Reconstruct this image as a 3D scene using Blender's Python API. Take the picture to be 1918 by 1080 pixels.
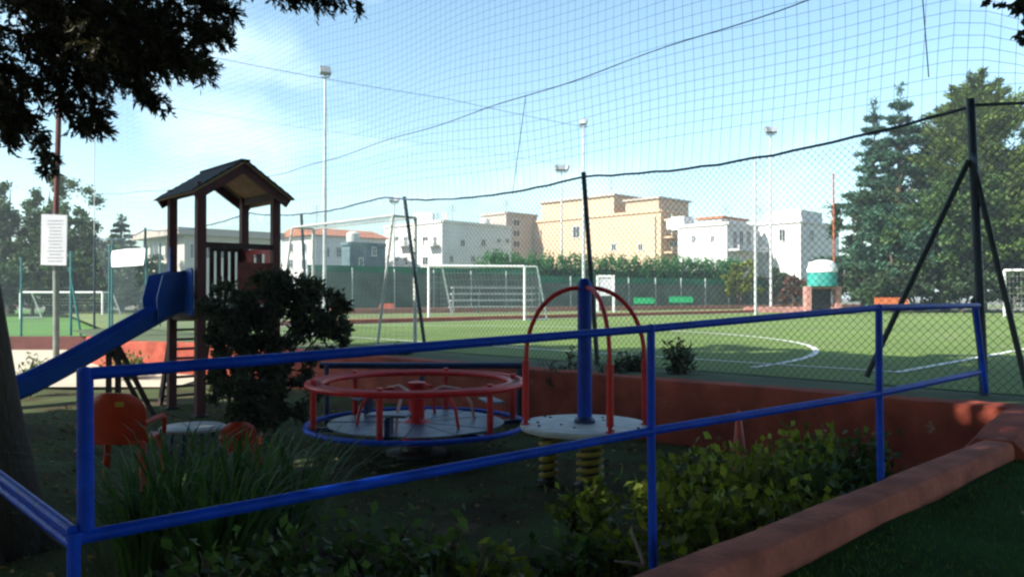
import bpy, math, random
import numpy as np
from mathutils import Vector, Matrix
R = math.radians
rng = np.random.default_rng(7)
random.seed(7)
S = bpy.context.scene
C = S.collection
for o in list(bpy.data.objects):
    bpy.data.objects.remove(o)

# ------------------------------------------------------------------ camera, sky, sun, exposure
F = 1500.0; HY = 555.0; CZ = 1.75
cam_d = bpy.data.cameras.new('camera'); cam = bpy.data.objects.new('camera', cam_d); C.objects.link(cam)
cam.location = (0, 0, CZ); cam.rotation_euler = (R(90.57), 0, 0)
cam_d.sensor_width = 36; cam_d.lens = 36 * F / 1918; cam_d.clip_end = 3000; cam_d.clip_start = .05
S.camera = cam
L = Vector((.676, .36, -.643)).normalized()             # the way the sunlight travels
sun_d = bpy.data.lights.new('sun', 'SUN'); sun = bpy.data.objects.new('sun', sun_d); C.objects.link(sun)
sun_d.energy = 4.6; sun_d.angle = R(.53); sun_d.color = (1, .95, .86)
sun.rotation_euler = L.to_track_quat('-Z', 'Y').to_euler(); sun.location = (-20, -10, 30)
W = bpy.data.worlds.new('World'); S.world = W; W.use_nodes = True
nt = W.node_tree; nt.nodes.clear()
def N(tree, t, **k):
    n = tree.nodes.new(t)
    for a, v in k.items(): setattr(n, a, v)
    return n
out = N(nt, 'ShaderNodeOutputWorld'); bg = N(nt, 'ShaderNodeBackground')
sky = N(nt, 'ShaderNodeTexSky', sky_type='NISHITA', sun_disc=False)
sky.sun_elevation = math.asin(-L.z); sky.sun_rotation = math.atan2(-L.x, -L.y)
sky.air_density = 1.0; sky.dust_density = .8; sky.ozone_density = .0
bg.inputs[1].default_value = .115
tc = N(nt, 'ShaderNodeTexCoord'); mp = N(nt, 'ShaderNodeMapping'); mp.inputs['Scale'].default_value = (1, 1, 2.4); mp.inputs['Location'].default_value = (3.1, 1.7, .4)
nz = N(nt, 'ShaderNodeTexNoise'); nz.inputs['Scale'].default_value = 1.7; nz.inputs['Detail'].default_value = 7; nz.inputs['Roughness'].default_value = .55
rp = N(nt, 'ShaderNodeValToRGB'); rp.color_ramp.elements[0].position = .55; rp.color_ramp.elements[1].position = .80
rp.color_ramp.elements[0].color = (.0, .0, .0, 1); rp.color_ramp.elements[1].color = (.85, .85, .85, 1)
mx = N(nt, 'ShaderNodeMix', data_type='RGBA'); mx.inputs[7].default_value = (6.6, 7.9, 8.2, 1)
tint = N(nt, 'ShaderNodeMix', data_type='RGBA', blend_type='MULTIPLY'); tint.inputs[0].default_value = 1; tint.inputs[7].default_value = (.84, .98, .95, 1)   # shifts the sky colour towards cyan
for a, b in ((tc.outputs['Generated'], mp.inputs[0]), (mp.outputs[0], nz.inputs[0]), (nz.outputs[0], rp.inputs[0]), (rp.outputs[0], mx.inputs[0]),
             (sky.outputs[0], tint.inputs[6]), (tint.outputs[2], mx.inputs[6]), (mx.outputs[2], bg.inputs[0]), (bg.outputs[0], out.inputs[0])):
    nt.links.new(a, b)
S.render.engine = 'CYCLES'
S.view_settings.view_transform = 'Standard'; S.view_settings.look = 'None'
S.view_settings.exposure = 1.3; S.view_settings.gamma = 1; S.view_settings.use_curve_mapping = False
S.cycles.filter_width = 2.4

# ------------------------------------------------------------------ helpers
def P(px, py, d): return Vector(((px - 959) / F * d, d, CZ + (HY - py) / F * d))
U = Vector((-.7071, .7071, 0)); V = Vector((.7071, .7071, 0)); UP = Vector((0, 0, 1))
F0 = Vector((4.8, 8.25, 0))
def FL(s, z=0, v=0): return F0 + U * s + V * v + UP * z   # a point on the line of the near fence

MATS = {}
def mat(name, col, rough=.6, var=.25, scale=6., bump=.0, metal=0., col2=None, island=0., trans=0., spec=.5, stretch=None, detail=5., wear=None, wear_at=.66, wear_scale=14.):
    if name in MATS: return MATS[name]
    m = bpy.data.materials.new(name); m.use_nodes = True; t = m.node_tree; p = t.nodes['Principled BSDF']
    p.inputs['Roughness'].default_value = rough; p.inputs['Metallic'].default_value = metal
    p.inputs['Specular IOR Level'].default_value = spec
    c2 = col2 or tuple(c * (1 - var) for c in col)
    tcn = N(t, 'ShaderNodeTexCoord'); nn = N(t, 'ShaderNodeTexNoise'); nn.inputs['Scale'].default_value = scale; nn.inputs['Detail'].default_value = detail
    src = tcn.outputs['Object']
    if stretch:
        mm = N(t, 'ShaderNodeMapping'); mm.inputs['Scale'].default_value = stretch
        t.links.new(src, mm.inputs[0]); src = mm.outputs[0]
    t.links.new(src, nn.inputs['Vector'])
    ramp = N(t, 'ShaderNodeValToRGB'); ramp.color_ramp.elements[0].position = .35; ramp.color_ramp.elements[1].position = .65
    ramp.color_ramp.elements[0].color = (*c2, 1); ramp.color_ramp.elements[1].color = (*col, 1)
    t.links.new(nn.outputs[0], ramp.inputs[0]); oc = ramp.outputs[0]
    if island:
        g = N(t, 'ShaderNodeNewGeometry'); mr = N(t, 'ShaderNodeMapRange'); mr.inputs[3].default_value = 1 - island; mr.inputs[4].default_value = 1 + island
        hv = N(t, 'ShaderNodeHueSaturation'); t.links.new(g.outputs['Random Per Island'], mr.inputs[0]); t.links.new(mr.outputs[0], hv.inputs['Value'])
        t.links.new(oc, hv.inputs['Color']); oc = hv.outputs[0]
    if wear:
        n3 = N(t, 'ShaderNodeTexNoise'); n3.inputs['Scale'].default_value = wear_scale; n3.inputs['Detail'].default_value = 8; n3.inputs['Roughness'].default_value = .7
        t.links.new(tcn.outputs['Object'], n3.inputs['Vector']); r3 = N(t, 'ShaderNodeValToRGB'); r3.color_ramp.elements[0].position = wear_at; r3.color_ramp.elements[1].position = wear_at + .05
        t.links.new(n3.outputs[0], r3.inputs[0]); m3 = N(t, 'ShaderNodeMix', data_type='RGBA'); m3.inputs[7].default_value = (*wear, 1)
        t.links.new(r3.outputs[0], m3.inputs[0]); t.links.new(oc, m3.inputs[6]); oc = m3.outputs[2]
    t.links.new(oc, p.inputs['Base Color'])
    if bump:
        b = N(t, 'ShaderNodeBump'); b.inputs['Strength'].default_value = bump; b.inputs['Distance'].default_value = .02
        n2 = N(t, 'ShaderNodeTexNoise'); n2.inputs['Scale'].default_value = scale * 5; n2.inputs['Detail'].default_value = 6
        t.links.new(src, n2.inputs['Vector']); t.links.new(n2.outputs[0], b.inputs['Height']); t.links.new(b.outputs[0], p.inputs['Normal'])
    if trans:
        tl = N(t, 'ShaderNodeBsdfTranslucent'); ms = N(t, 'ShaderNodeMixShader'); ms.inputs[0].default_value = trans
        t.links.new(oc, tl.inputs[0]); t.links.new(p.outputs[0], ms.inputs[1]); t.links.new(tl.outputs[0], ms.inputs[2])
        t.links.new(ms.outputs[0], t.nodes['Material Output'].inputs[0])
    MATS[name] = m; return m

class MB:
    def __init__(s): s.v = []; s.f = []
    def add(s, vs, fs):
        k = len(s.v); s.v += [tuple(x) for x in vs]; s.f += [tuple(i + k for i in f) for f in fs]; return s
    def box(s, c, size, M=None):                       # M: 3x3 whose columns are the box axes
        c = Vector(c); h = [x / 2 for x in size]; vs = []
        for z in (-1, 1):
            for x, y in ((-1, -1), (1, -1), (1, 1), (-1, 1)):
                p = Vector((x * h[0], y * h[1], z * h[2])); vs.append(c + (M @ p if M else p))
        return s.add(vs, [(3, 2, 1, 0), (4, 5, 6, 7), (0, 1, 5, 4), (1, 2, 6, 5), (2, 3, 7, 6), (3, 0, 4, 7)])
    def beam(s, a, b, w, h, up=UP):                    # rectangular bar from a to b
        a = Vector(a); b = Vector(b); d = b - a; l = d.length; x = d / l
        y = Vector(up).cross(x)
        if y.length < 1e-3: y = Vector((0, 1, 0)).cross(x)
        if y.length < 1e-3: y = Vector((1, 0, 0)).cross(x)
        y.normalize(); z = x.cross(y)
        return s.box((a + b) / 2, (l, w, h), Matrix((x, y, z)).transposed())
    def tube(s, pts, r, n=8, cap=True, close=False):
        pts = [Vector(p) for p in pts]; m = len(pts); rs = r if hasattr(r, '__len__') else [r] * m
        vs = []; fs = []; prev = None
        for i, p in enumerate(pts):
            if close: t = pts[(i + 1) % m] - pts[i - 1]
            else: t = pts[min(i + 1, m - 1)] - pts[max(i - 1, 0)]
            if t.length < 1e-9: t = Vector((0, 0, 1))
            t.normalize()
            if prev is None:
                a = UP.cross(t) if abs(t.z) < .95 else Vector((1, 0, 0)).cross(t)
            else: a = prev - t * prev.dot(t)
            a.normalize(); prev = a; b = t.cross(a)
            for k in range(n):
                an = 2 * math.pi * k / n; vs.append(p + (a * math.cos(an) + b * math.sin(an)) * rs[i])
        for i in range(m if close else m - 1):
            j = (i + 1) % m
            for k in range(n):
                q = (k + 1) % n; fs.append((i * n + k, i * n + q, j * n + q, j * n + k))
        if cap and not close:
            fs.append(tuple(range(n - 1, -1, -1))); fs.append(tuple((m - 1) * n + k for k in range(n)))
        return s.add(vs, fs)
    def lathe(s, prof, c=(0, 0, 0), n=32):             # prof: (radius, z) from bottom to top
        c = Vector(c); vs = []; fs = []; m = len(prof)
        for r, z in prof:
            for k in range(n):
                a = 2 * math.pi * k / n; vs.append(c + Vector((r * math.cos(a), r * math.sin(a), z)))
        for i in range(m - 1):
            for k in range(n):
                q = (k + 1) % n; fs.append((i * n + k, i * n + q, (i + 1) * n + q, (i + 1) * n + k))
        if prof[0][0] > 1e-4: fs.append(tuple(range(n - 1, -1, -1)))
        if prof[-1][0] > 1e-4: fs.append(tuple((m - 1) * n + k for k in range(n)))
        return s.add(vs, fs)
    def prism(s, poly, vec):                           # poly: points in order, extruded by vec
        vec = Vector(vec); n = len(poly); a = [Vector(p) for p in poly]; b = [p + vec for p in a]
        fs = [tuple(range(n - 1, -1, -1)), tuple(range(n, 2 * n))]
        for k in range(n): q = (k + 1) % n; fs.append((k, q, n + q, n + k))
        return s.add(a + b, fs)
    def sweep(s, path, prof, jit=0., sub=1):           # profile (side, height) swept along a ground path, side to the left of travel
        path = [Vector(p) for p in path]
        if sub > 1:
            q = []
            for a, b in zip(path, path[1:]): q += [a.lerp(b, k / sub) for k in range(sub)]
            path = q + [path[-1]]
        m = len(path); n = len(prof); vs = []; fs = []
        for i, p in enumerate(path):
            t = path[min(i + 1, m - 1)] - path[max(i - 1, 0)]; t.z = 0; t.normalize(); sd = Vector((-t.y, t.x, 0))
            for a, h in prof:
                vs.append(p + sd * (a + random.uniform(-jit, jit)) + UP * (h + random.uniform(-jit, jit)))
        for i in range(m - 1):
            for k in range(n):
                q = (k + 1) % n; fs.append((i * n + k, (i + 1) * n + k, (i + 1) * n + q, i * n + q))
        fs.append(tuple(range(n))); fs.append(tuple((m - 1) * n + k for k in range(n - 1, -1, -1)))
        return s.add(vs, fs)
    def build(s, name, m, parent=None, smooth=False, kind=None, bevel=0.):
        me = bpy.data.meshes.new(name); me.from_pydata(s.v, [], s.f); me.update()
        return link(name, me, m, parent, smooth, kind, bevel)
def link(name, me, m, parent=None, smooth=False, kind=None, bevel=0.):
    o = bpy.data.objects.new(name, me); C.objects.link(o)
    if m: me.materials.append(m)
    if smooth:
        me.shade_smooth(); me.set_sharp_from_angle(angle=R(40))
    if parent:
        o.parent = parent
        w = parent.location + (parent.parent.location if parent.parent else Vector())
        if w.length > 0: me.transform(Matrix.Translation(-w))     # parts are drawn in world space
    if kind: o['kind'] = kind
    if bevel:
        b = o.modifiers.new('bevel', 'BEVEL'); b.width = bevel; b.segments = 2; b.limit_method = 'ANGLE'
    return o
def tag(o, label=None, cat=None, group=None, kind=None):
    for k, v in (('label', label), ('category', cat), ('group', group), ('kind', kind)):
        if v: o[k] = v
    return o
def thing(name, loc, label, cat, group=None):
    o = bpy.data.objects.new(name, None); C.objects.link(o); o.location = loc; o.empty_display_size = .2
    return tag(o, label, cat, group)
def copy_tree(o, parent=None):
    c = o.copy(); C.objects.link(c); c.parent = parent
    for ch in [x for x in o.children]: copy_tree(ch, c)
    return c

def leaves_mesh(name, pts, dirs, length, width, jit=.35, bend=.25):
    """one mesh of many leaves: each a kinked diamond of 4 triangles-worth; pts, dirs: (n,3) arrays"""
    n = len(pts); pts = np.asarray(pts, float); dirs = np.asarray(dirs, float)
    dirs = dirs / (np.linalg.norm(dirs, axis=1, keepdims=True) + 1e-9)
    rnd = rng.normal(size=(n, 3)); side = np.cross(dirs, rnd); side /= (np.linalg.norm(side, axis=1, keepdims=True) + 1e-9)
    nor = np.cross(side, dirs)
    ln = (length * (1 + jit * rng.uniform(-1, 1, n)))[:, None]; wd = (width * (1 + jit * rng.uniform(-1, 1, n)))[:, None]
    a = pts; b = pts + dirs * ln * .5 + side * wd * .5 + nor * ln * bend * .3
    c = pts + dirs * ln - nor * ln * bend * .3; d = pts + dirs * ln * .5 - side * wd * .5 + nor * ln * bend * .3
    vs = np.stack([a, b, c, d], 1).reshape(-1, 3)
    me = bpy.data.meshes.new(name)
    me.vertices.add(4 * n); me.vertices.foreach_set('co', vs.astype(np.float32).ravel())
    me.loops.add(4 * n); me.loops.foreach_set('vertex_index', np.arange(4 * n, dtype=np.int32))
    me.polygons.add(n); me.polygons.foreach_set('loop_start', np.arange(0, 4 * n, 4, dtype=np.int32))
    me.update(calc_edges=True); me.validate()
    return me
def blob_points(blobs, n, shell=.55, per=90):
    """points in clumps: blobs = (centre, radii) list; each blob is broken into sub-clumps so gaps show"""
    vol = np.array([b[1][0] * b[1][1] * b[1][2] for b in blobs]) ** .75; pr = vol / vol.sum(); out = []; dr = []
    for (c, r), k in zip(blobs, rng.multinomial(n, pr)):
        if k == 0: continue
        m = max(3, int(k / per))
        d = rng.normal(size=(m, 3)); d /= np.linalg.norm(d, axis=1, keepdims=True)
        cc = d * (shell + (1 - shell) * rng.uniform(0, 1, (m, 1)) ** .6)
        idx = rng.integers(0, m, k)
        g = rng.normal(size=(k, 3)); g *= (.28 * rng.uniform(0, 1, (k, 1)) ** .5 / (np.linalg.norm(g, axis=1, keepdims=True) + 1e-9)) * rng.uniform(.5, 1.3, (k, 1))
        p = (cc[idx] + g) * np.array(r) + np.array(c)
        out.append(p); q = cc[idx] * .8 + rng.normal(size=(k, 3)) * .6; dr.append(q)
    return np.concatenate(out), np.concatenate(dr)
def trunk_mb(mb, pts, r0, r1, n=9):
    k = len(pts); mb.tube(pts, [r0 + (r1 - r0) * (i / (k - 1)) ** .8 for i in range(k)], n); return mb

# ------------------------------------------------------------------ materials
M_blue = mat('blue_paint', (.001, .06, .60), .45, .3, 9, .25, spec=.2, wear=(.10, .06, .05), wear_at=.655, wear_scale=16)
M_bluedk = mat('dark_blue_paint', (.004, .022, .12), .42, .4, 9, .15)
M_slide = mat('blue_plastic', (.002, .075, .46), .4, .25, 4, .05, spec=.25)
M_red = mat('red_paint', (.58, .014, .016), .42, .3, 10, .15, spec=.35, wear=(.35, .18, .15), wear_at=.64)
M_redwood = mat('red_brown_wood', (.11, .016, .014), .7, .4, 8, .3, stretch=(1, 1, .2))
M_wood = mat('dark_wood', (.055, .022, .014), .75, .45, 9, .4, stretch=(1, 1, .2))
M_plank = mat('pale_plank', (.42, .27, .13), .75, .3, 9, .3)
M_shingle = mat('black_felt', (.012, .013, .018), .85, .3, 10, .3)
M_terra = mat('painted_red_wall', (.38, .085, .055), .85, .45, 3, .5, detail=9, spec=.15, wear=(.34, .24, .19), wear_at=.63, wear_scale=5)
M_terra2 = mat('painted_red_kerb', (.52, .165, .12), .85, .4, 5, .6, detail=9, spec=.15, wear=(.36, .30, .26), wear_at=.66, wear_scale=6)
M_orange = mat('orange_plastic', (.42, .032, .006), .45, .25, 6, .1, spec=.3)
M_white = mat('white_paint', (.78, .78, .76), .5, .1, 6, .05)
M_offwhite = mat('weathered_white', (.62, .62, .58), .6, .2, 6, .1)
M_galv = mat('galvanised_steel', (.30, .33, .34), .5, .25, 12, .1, metal=.5)
M_palepole = mat('pale_grey_pole', (.5, .53, .52), .55, .2, 4, .1)
M_dark = mat('dark_green_steel', (.012, .03, .04), .5, .3, 9, .15)
M_wire = mat('coated_wire', (.045, .075, .085), .55, .2, 9)
M_net = mat('netting_cord', (.015, .035, .085), .8, .2, 9)
M_rope = mat('dark_rope', (.05, .08, .13), .85, .2, 30, .3)
M_teal = mat('teal_steel', (.03, .16, .17), .55, .3, 9, .1)
M_bark = mat('bark', (.042, .026, .016), .9, .5, 7, .9, stretch=(1, 1, .25))
M_barkg = mat('grey_bark', (.12, .09, .065), .9, .4, 7, .6, stretch=(1, 1, .25))
M_yellow = mat('yellow_paint', (.42, .30, .02), .5, .25, 9, .1)
M_black = mat('black_paint', (.012, .012, .012), .5, .3, 9, .1)
M_plate = mat('scuffed_metal_plate', (.12, .17, .26), .42, .45, 5, .25, metal=.3)
M_disc = mat('scuffed_white_deck', (.5, .53, .54), .55, .3, 7, .2)
M_glass = mat('dark_window_glass', (.03, .045, .06), .15, .3, 3)
M_text = mat('grey_print', (.46, .47, .50), .7, .2, 20)
def leafm(name, c, isl=.45, tr=.3, rough=.55): return mat(name, c, rough, .35, 1.2, island=isl, trans=tr, spec=.3)
M_lf_conifer = leafm('dark_conifer_leaf', (.05, .048, .02), .7, .3)
M_lf_shade = leafm('canopy_leaf', (.03, .06, .02), .4, .15)
M_lf_far = leafm('far_tree_leaf', (.065, .125, .026), .5)
M_lf_fard = leafm('far_dark_leaf', (.06, .11, .045), .5)
M_lf_cedar = leafm('cedar_leaf', (.06, .15, .085), .5, .3)
M_lf_bush = leafm('dark_bush_leaf', (.055, .068, .03), .6, .3)
M_lf_lime = leafm('yellow_green_leaf', (.19, .24, .02), .6, .45)
M_lf_green = leafm('green_leaf', (.075, .14, .024), .6, .4)
M_lf_blade = leafm('blade_leaf', (.055, .13, .022), .5, .35)
M_lf_hedge = leafm('hedge_leaf', (.06, .25, .06), .3, .5)
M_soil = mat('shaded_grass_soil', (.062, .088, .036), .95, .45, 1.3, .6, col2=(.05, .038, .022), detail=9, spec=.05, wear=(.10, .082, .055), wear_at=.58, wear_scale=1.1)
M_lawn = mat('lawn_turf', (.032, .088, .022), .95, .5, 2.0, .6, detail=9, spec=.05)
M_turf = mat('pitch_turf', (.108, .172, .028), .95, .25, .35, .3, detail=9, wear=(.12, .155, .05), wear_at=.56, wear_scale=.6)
M_turf2 = mat('far_turf', (.13, .17, .05), .95, .2, .3, .2, detail=8)
M_fieldl = mat('bright_field_grass', (.065, .17, .02), .95, .25, .4, .3, detail=8)
M_sand = mat('pale_sand', (.44, .385, .29), .95, .18, 1.2, .4, detail=9)
M_bank = mat('bank_grass', (.06, .085, .03), .95, .45, 1.5, .6, detail=9)
M_ground = mat('dry_ground', (.15, .14, .09), .95, .35, .05, .3, detail=8)
M_line = mat('line_marking', (.72, .74, .68), .9, .2, 4)
M_track = mat('red_kerb_paint', (.42, .11, .07), .85, .3, 2, .2)

# ------------------------------------------------------------------ ground and terrain
def sheet(name, poly, z, m):
    mb = MB(); mb.add([(x, y, z) for x, y in poly], [tuple(range(len(poly)))]); return mb.build(name, m, kind='structure')
sheet('ground', [(-590, -300), (590, -300), (590, 890), (-590, 890)], -.06, M_ground)
def grid(name, x0, x1, y0, y1, nx, ny, zf, m, keep=None):
    mb = MB(); vs = []; fs = []
    for j in range(ny + 1):
        for i in range(nx + 1):
            x = x0 + (x1 - x0) * i / nx; y = y0 + (y1 - y0) * j / ny; vs.append((x, y, zf(x, y)))
    for j in range(ny):
        for i in range(nx):
            a = j * (nx + 1) + i
            cx = x0 + (x1 - x0) * (i + .5) / nx; cy = y0 + (y1 - y0) * (j + .5) / ny
            if keep is None or keep(cx, cy): fs.append((a, a + 1, a + nx + 2, a + nx + 1))
    mb.add(vs, fs); return mb.build(name, m, smooth=True, kind='structure')
K0 = Vector((-1.0, 1.88, 0)); K1 = Vector((3.42, 5.65, 0))           # line of the low red kerb wall
kd = (K1 - K0).normalized(); kn = Vector((-kd.y, kd.x, 0))            # kn points to the playground
def kerb_side(x, y): return (Vector((x, y, 0)) - K0).dot(kn)
def play_z(x, y):
    d = kerb_side(x, y)
    z = .03 * math.sin(x * 1.7 + y) * math.sin(y * 1.3 - x * .4)
    return max(-.03, z) + .34 * max(0, 1 - max(0, d) / 1.3) ** 1.5
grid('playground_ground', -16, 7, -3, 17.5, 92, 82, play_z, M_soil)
def lawn_z(x, y): return .255 + .065 * max(-4, min(y, 9))
lawn = MB(); lp = [(-8, -6), (-1.05, 1.84)]
lv = [K0 - kd * 6, K0 - kd * 6 - kn * 12, K1 + kd * 3 - kn * 12, K1 + kd * 3, K1, K0]
nl = 24; vs = []; fs = []
for i in range(nl + 1):
    for j in range(nl + 1):
        p = (K0 - kd * 6).lerp(K1 + kd * 4, i / nl) - kn * (14 * (j / nl) ** 1.5)
        vs.append((p.x, p.y, lawn_z(p.x, p.y) + .012 * math.sin(p.x * 3 + p.y * 2)))
for i in range(nl):
    for j in range(nl):
        a = i * (nl + 1) + j; fs.append((a, a + 1, a + nl + 2, a + nl + 1))
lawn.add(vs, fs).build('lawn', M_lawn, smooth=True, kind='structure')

WALL = [(4.95, 6.95), (3.9, 7.95), (1.8, 9.75), (-.6, 12.0), (-3.2, 14.4), (-6.2, 17.2), (-8.6, 17.9), (-10.6, 20.2), (-13.2, 24.0)]
bank = [(14, 2.5), (5.4, 6.6)] + WALL + [(-13.2, 60), (80, 60), (80, 2.5)]
sheet('planted_bank', bank, .735, M_bank)
def fl2(s, v): p = FL(s, 0, v); return (p.x, p.y)
sheet('pitch_turf', [fl2(-3, .25), fl2(26.5, .25), fl2(26.5, 60), fl2(-14, 60), fl2(-14, .25)], .745, M_turf)
sheet('far_pitch_turf', [fl2(22.6, -1), fl2(60, 8), fl2(60, 95), fl2(15, 95), fl2(22.6, 40)], .750, M_turf2)
sheet('left_field_grass', [(-13.4, 24.1), (-60, 24.1), (-60, 75), (-12.5, 75), (-12.5, 30)], .52, M_fieldl)
grid('sand_court', -26, -6.4, 15.2, 24.0, 20, 12, lambda x, y: .035 + .13 * max(0, (y - 15) / 9), M_sand)
# turf path of red surfacing far behind the pitches
sheet('red_path', [fl2(24.5, 18), fl2(26.5, 18), fl2(26.5, 75), fl2(24.5, 75)], .756, M_track)

def line_mark(pts, w, name, label):
    mb = MB(); k = []
    for i, p in enumerate(pts):
        t = (pts[min(i + 1, len(pts) - 1)] - pts[max(i - 1, 0)]).normalized(); sd = Vector((-t.y, t.x, 0)) * w / 2
        k += [p + sd, p - sd]
    mb.add(k, [(2 * i, 2 * i + 1, 2 * i + 3, 2 * i + 2) for i in range(len(pts) - 1)])
    o = mb.build(name, M_line, kind='structure')
zl = .7535
line_mark([FL(1.45 + i, zl, 1.9) for i in range(21)], .10, 'goal_line', '')
line_mark([FL(1.45, zl + .0005, 1.85 + i) for i in range(58)], .11, 'touch_line', '')
gc = Vector((-3.4, 18.1, zl))
line_mark([gc + (U * -math.cos(a) + V * math.sin(a)) * 9.6 for a in [math.pi * k / 60 for k in range(0, 61)]], .11, 'area_arc', '')
line_mark([FL(22, zl, 1.9 + i) for i in range(58)], .10, 'far_touch_line', '')

# thin haze volume, added to veil and lift the dark distance
hz = MB().box((0, 300, 7.5), (1200, 1210, 17)).build('haze', None, kind='stuff')
hm = bpy.data.materials.new('haze_air'); hm.use_nodes = True; hm.node_tree.nodes.clear()
ho = N(hm.node_tree, 'ShaderNodeOutputMaterial'); hv_ = N(hm.node_tree, 'ShaderNodeVolumePrincipled'); hv_.inputs['Density'].default_value = .0013
hv_.inputs['Color'].default_value = (.86, .95, 1, 1); hv_.inputs['Anisotropy'].default_value = .2; hm.node_tree.links.new(hv_.outputs[0], ho.inputs['Volume']); hz.data.materials.append(hm)
hz['label'] = 'thin pale haze added as a veil over the pitches'; hz['category'] = 'haze'

# ------------------------------------------------------------------ walls
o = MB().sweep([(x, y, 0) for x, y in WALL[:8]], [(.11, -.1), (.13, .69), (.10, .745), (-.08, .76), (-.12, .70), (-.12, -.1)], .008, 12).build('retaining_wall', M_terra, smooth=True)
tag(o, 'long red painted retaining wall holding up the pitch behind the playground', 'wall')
o = MB().sweep([(-10.9, 24.0, 0), (-28, 24.0, 0)], [(.12, -.1), (.12, .56), (-.12, .56), (-.12, -.1)], .005, 20).build('retaining_wall', mat('brown_red_wall', (.12, .035, .03), .85, .3, 3, .3), smooth=True)
tag(o, 'brown red wall along the far edge of the sand court', 'wall')
# rounded kerb wall by the near lawn
kp = [K0 - kd * 4, K0, K0.lerp(K1, .5), K1]
kz = [.52, .575, .64, .735]
path = [Vector((p.x, p.y, z)) for p, z in zip(kp, kz)]
prof = [(.105, -.5), (.105, -.035), (.095, -.008), (.07, .0), (-.065, .0), (-.092, -.01), (-.105, -.04), (-.112, -.5)]
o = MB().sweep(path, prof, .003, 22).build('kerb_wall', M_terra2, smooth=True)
tag(o, 'low rounded red kerb wall running along the edge of the near lawn', 'wall')
o = MB().sweep([(3.40, 5.66, .745), (3.85, 6.2, .79), (4.3, 6.75, .80), (4.85, 7.2, .78)], [(.2, -.9), (.2, -.10), (.12, 0), (-.12, 0), (-.2, -.1), (-.2, -.9)], .006, 6).build('end_wall', M_terra, smooth=True)
tag(o, 'short thick red wall joining the kerb wall to the retaining wall', 'wall')

# ------------------------------------------------------------------ blue railing
rail = thing('railing', (.68, 3.9, .2), 'blue two-rail tubular railing sloping across the whole foreground', 'railing')
RP = [(160, 700, 1005, 2.42), (1219, 615, 806, 3.9), (1646, 576, 736, 4.75), (1832, 572, 697, 6.1)]
tops = [P(x, t, d) for x, t, b, d in RP]; mids = [P(x - (12 if i == 0 else 0), b, d) for i, (x, t, b, d) in enumerate(RP)]
foot = [.15, .2, .35, .4]
r_ = .0195
for i, (t, m) in enumerate(zip(tops, mids)):
    if i == 3: MB().tube([t + Vector((-.02, 0, 0)), P(1846, 735, 6.15)], .02, 10).build('post', M_blue, rail, True)
    elif i == 0:
        MB().tube([t + UP * .01, P(163, 1000, 2.44)], .0235, 12).build('post', M_blue, rail, True)
        MB().tube([P(141, 995, 2.40), P(139, 1400, 2.40)], .019, 12).build('post', M_blue, rail, True)
    else:
        b = Vector((m.x + .012, m.y, foot[i])); MB().tube([t, m, b], r_ * 1.05, 12).build('post', M_blue, rail, True)
MB().tube(tops, r_, 12).build('rail', M_blue, rail, True)
MB().tube(mids, r_ * 1.1, 12).build('rail', M_blue, rail, True)
for i, (t, m) in enumerate(zip(tops[:3], mids[:3])):
    for q in (t, m): MB().lathe([(.0, -.024), (.020, -.018), (.0235, 0), (.020, .018), (0, .024)], q, 12).build('joint', M_blue, rail, True)
sr = thing('railing', (-1.5, 2.7, 0), 'short blue railing with two slim pipes for the bright edges of one rail, leaving the corner post towards the tree trunk', 'railing')
a = P(138, 1003, 2.40); b = P(-170, 770, 3.9)
for off in (.018, -.022): MB().tube([a + UP * off, b + UP * off + Vector((.01, 0, 0))], .0165, 10).build('rail', M_blue, sr, True)  # one rail shaped as two slim pipes, standing in for its highlights
MB().tube([b + UP * .02, Vector((b.x, b.y, -.05))], .02, 10).build('post', M_blue, sr, True)

# ------------------------------------------------------------------ play tower with slide
A = Vector((-4.5, 11.56, 0)); ca, sa = math.cos(R(42)), math.sin(R(42)); LS = 1.15
AB = Vector((ca, sa, 0)); AD = Vector((-sa, ca, 0)); B_ = A + AB * LS; D_ = A + AD * LS; C_ = B_ + AD * LS
tower = thing('play_tower', A + (AB + AD) * LS / 2, 'wooden play tower with gabled roof, ladder and attached blue slide', 'play tower')
RX = Matrix((AB, AD, UP)).transposed()
for q, w in ((A, .13), (B_, .12), (C_, .12), (D_, .12)):
    MB().box(q + UP * 1.70, (w, w, 3.40), RX).build('post', M_redwood, tower, bevel=.008)
    MB().box(q + UP * .02, (w * 1.5, w * 1.5, .05), RX).build('foot_plate', M_black, tower)
dz = 1.55
for k in range(8):
    c = A + AB * (LS * (k + .5) / 8) + AD * LS / 2 + UP * dz
    MB().box(c, (LS / 8 - .012, LS - .1, .035), RX).build('deck_plank', M_wood, tower)
for a, b in ((A, B_), (B_, C_), (C_, D_), (D_, A)): MB().beam(a + UP * (dz - .09), b + UP * (dz - .09), .05, .13).build('deck_beam', M_wood, tower)
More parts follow.
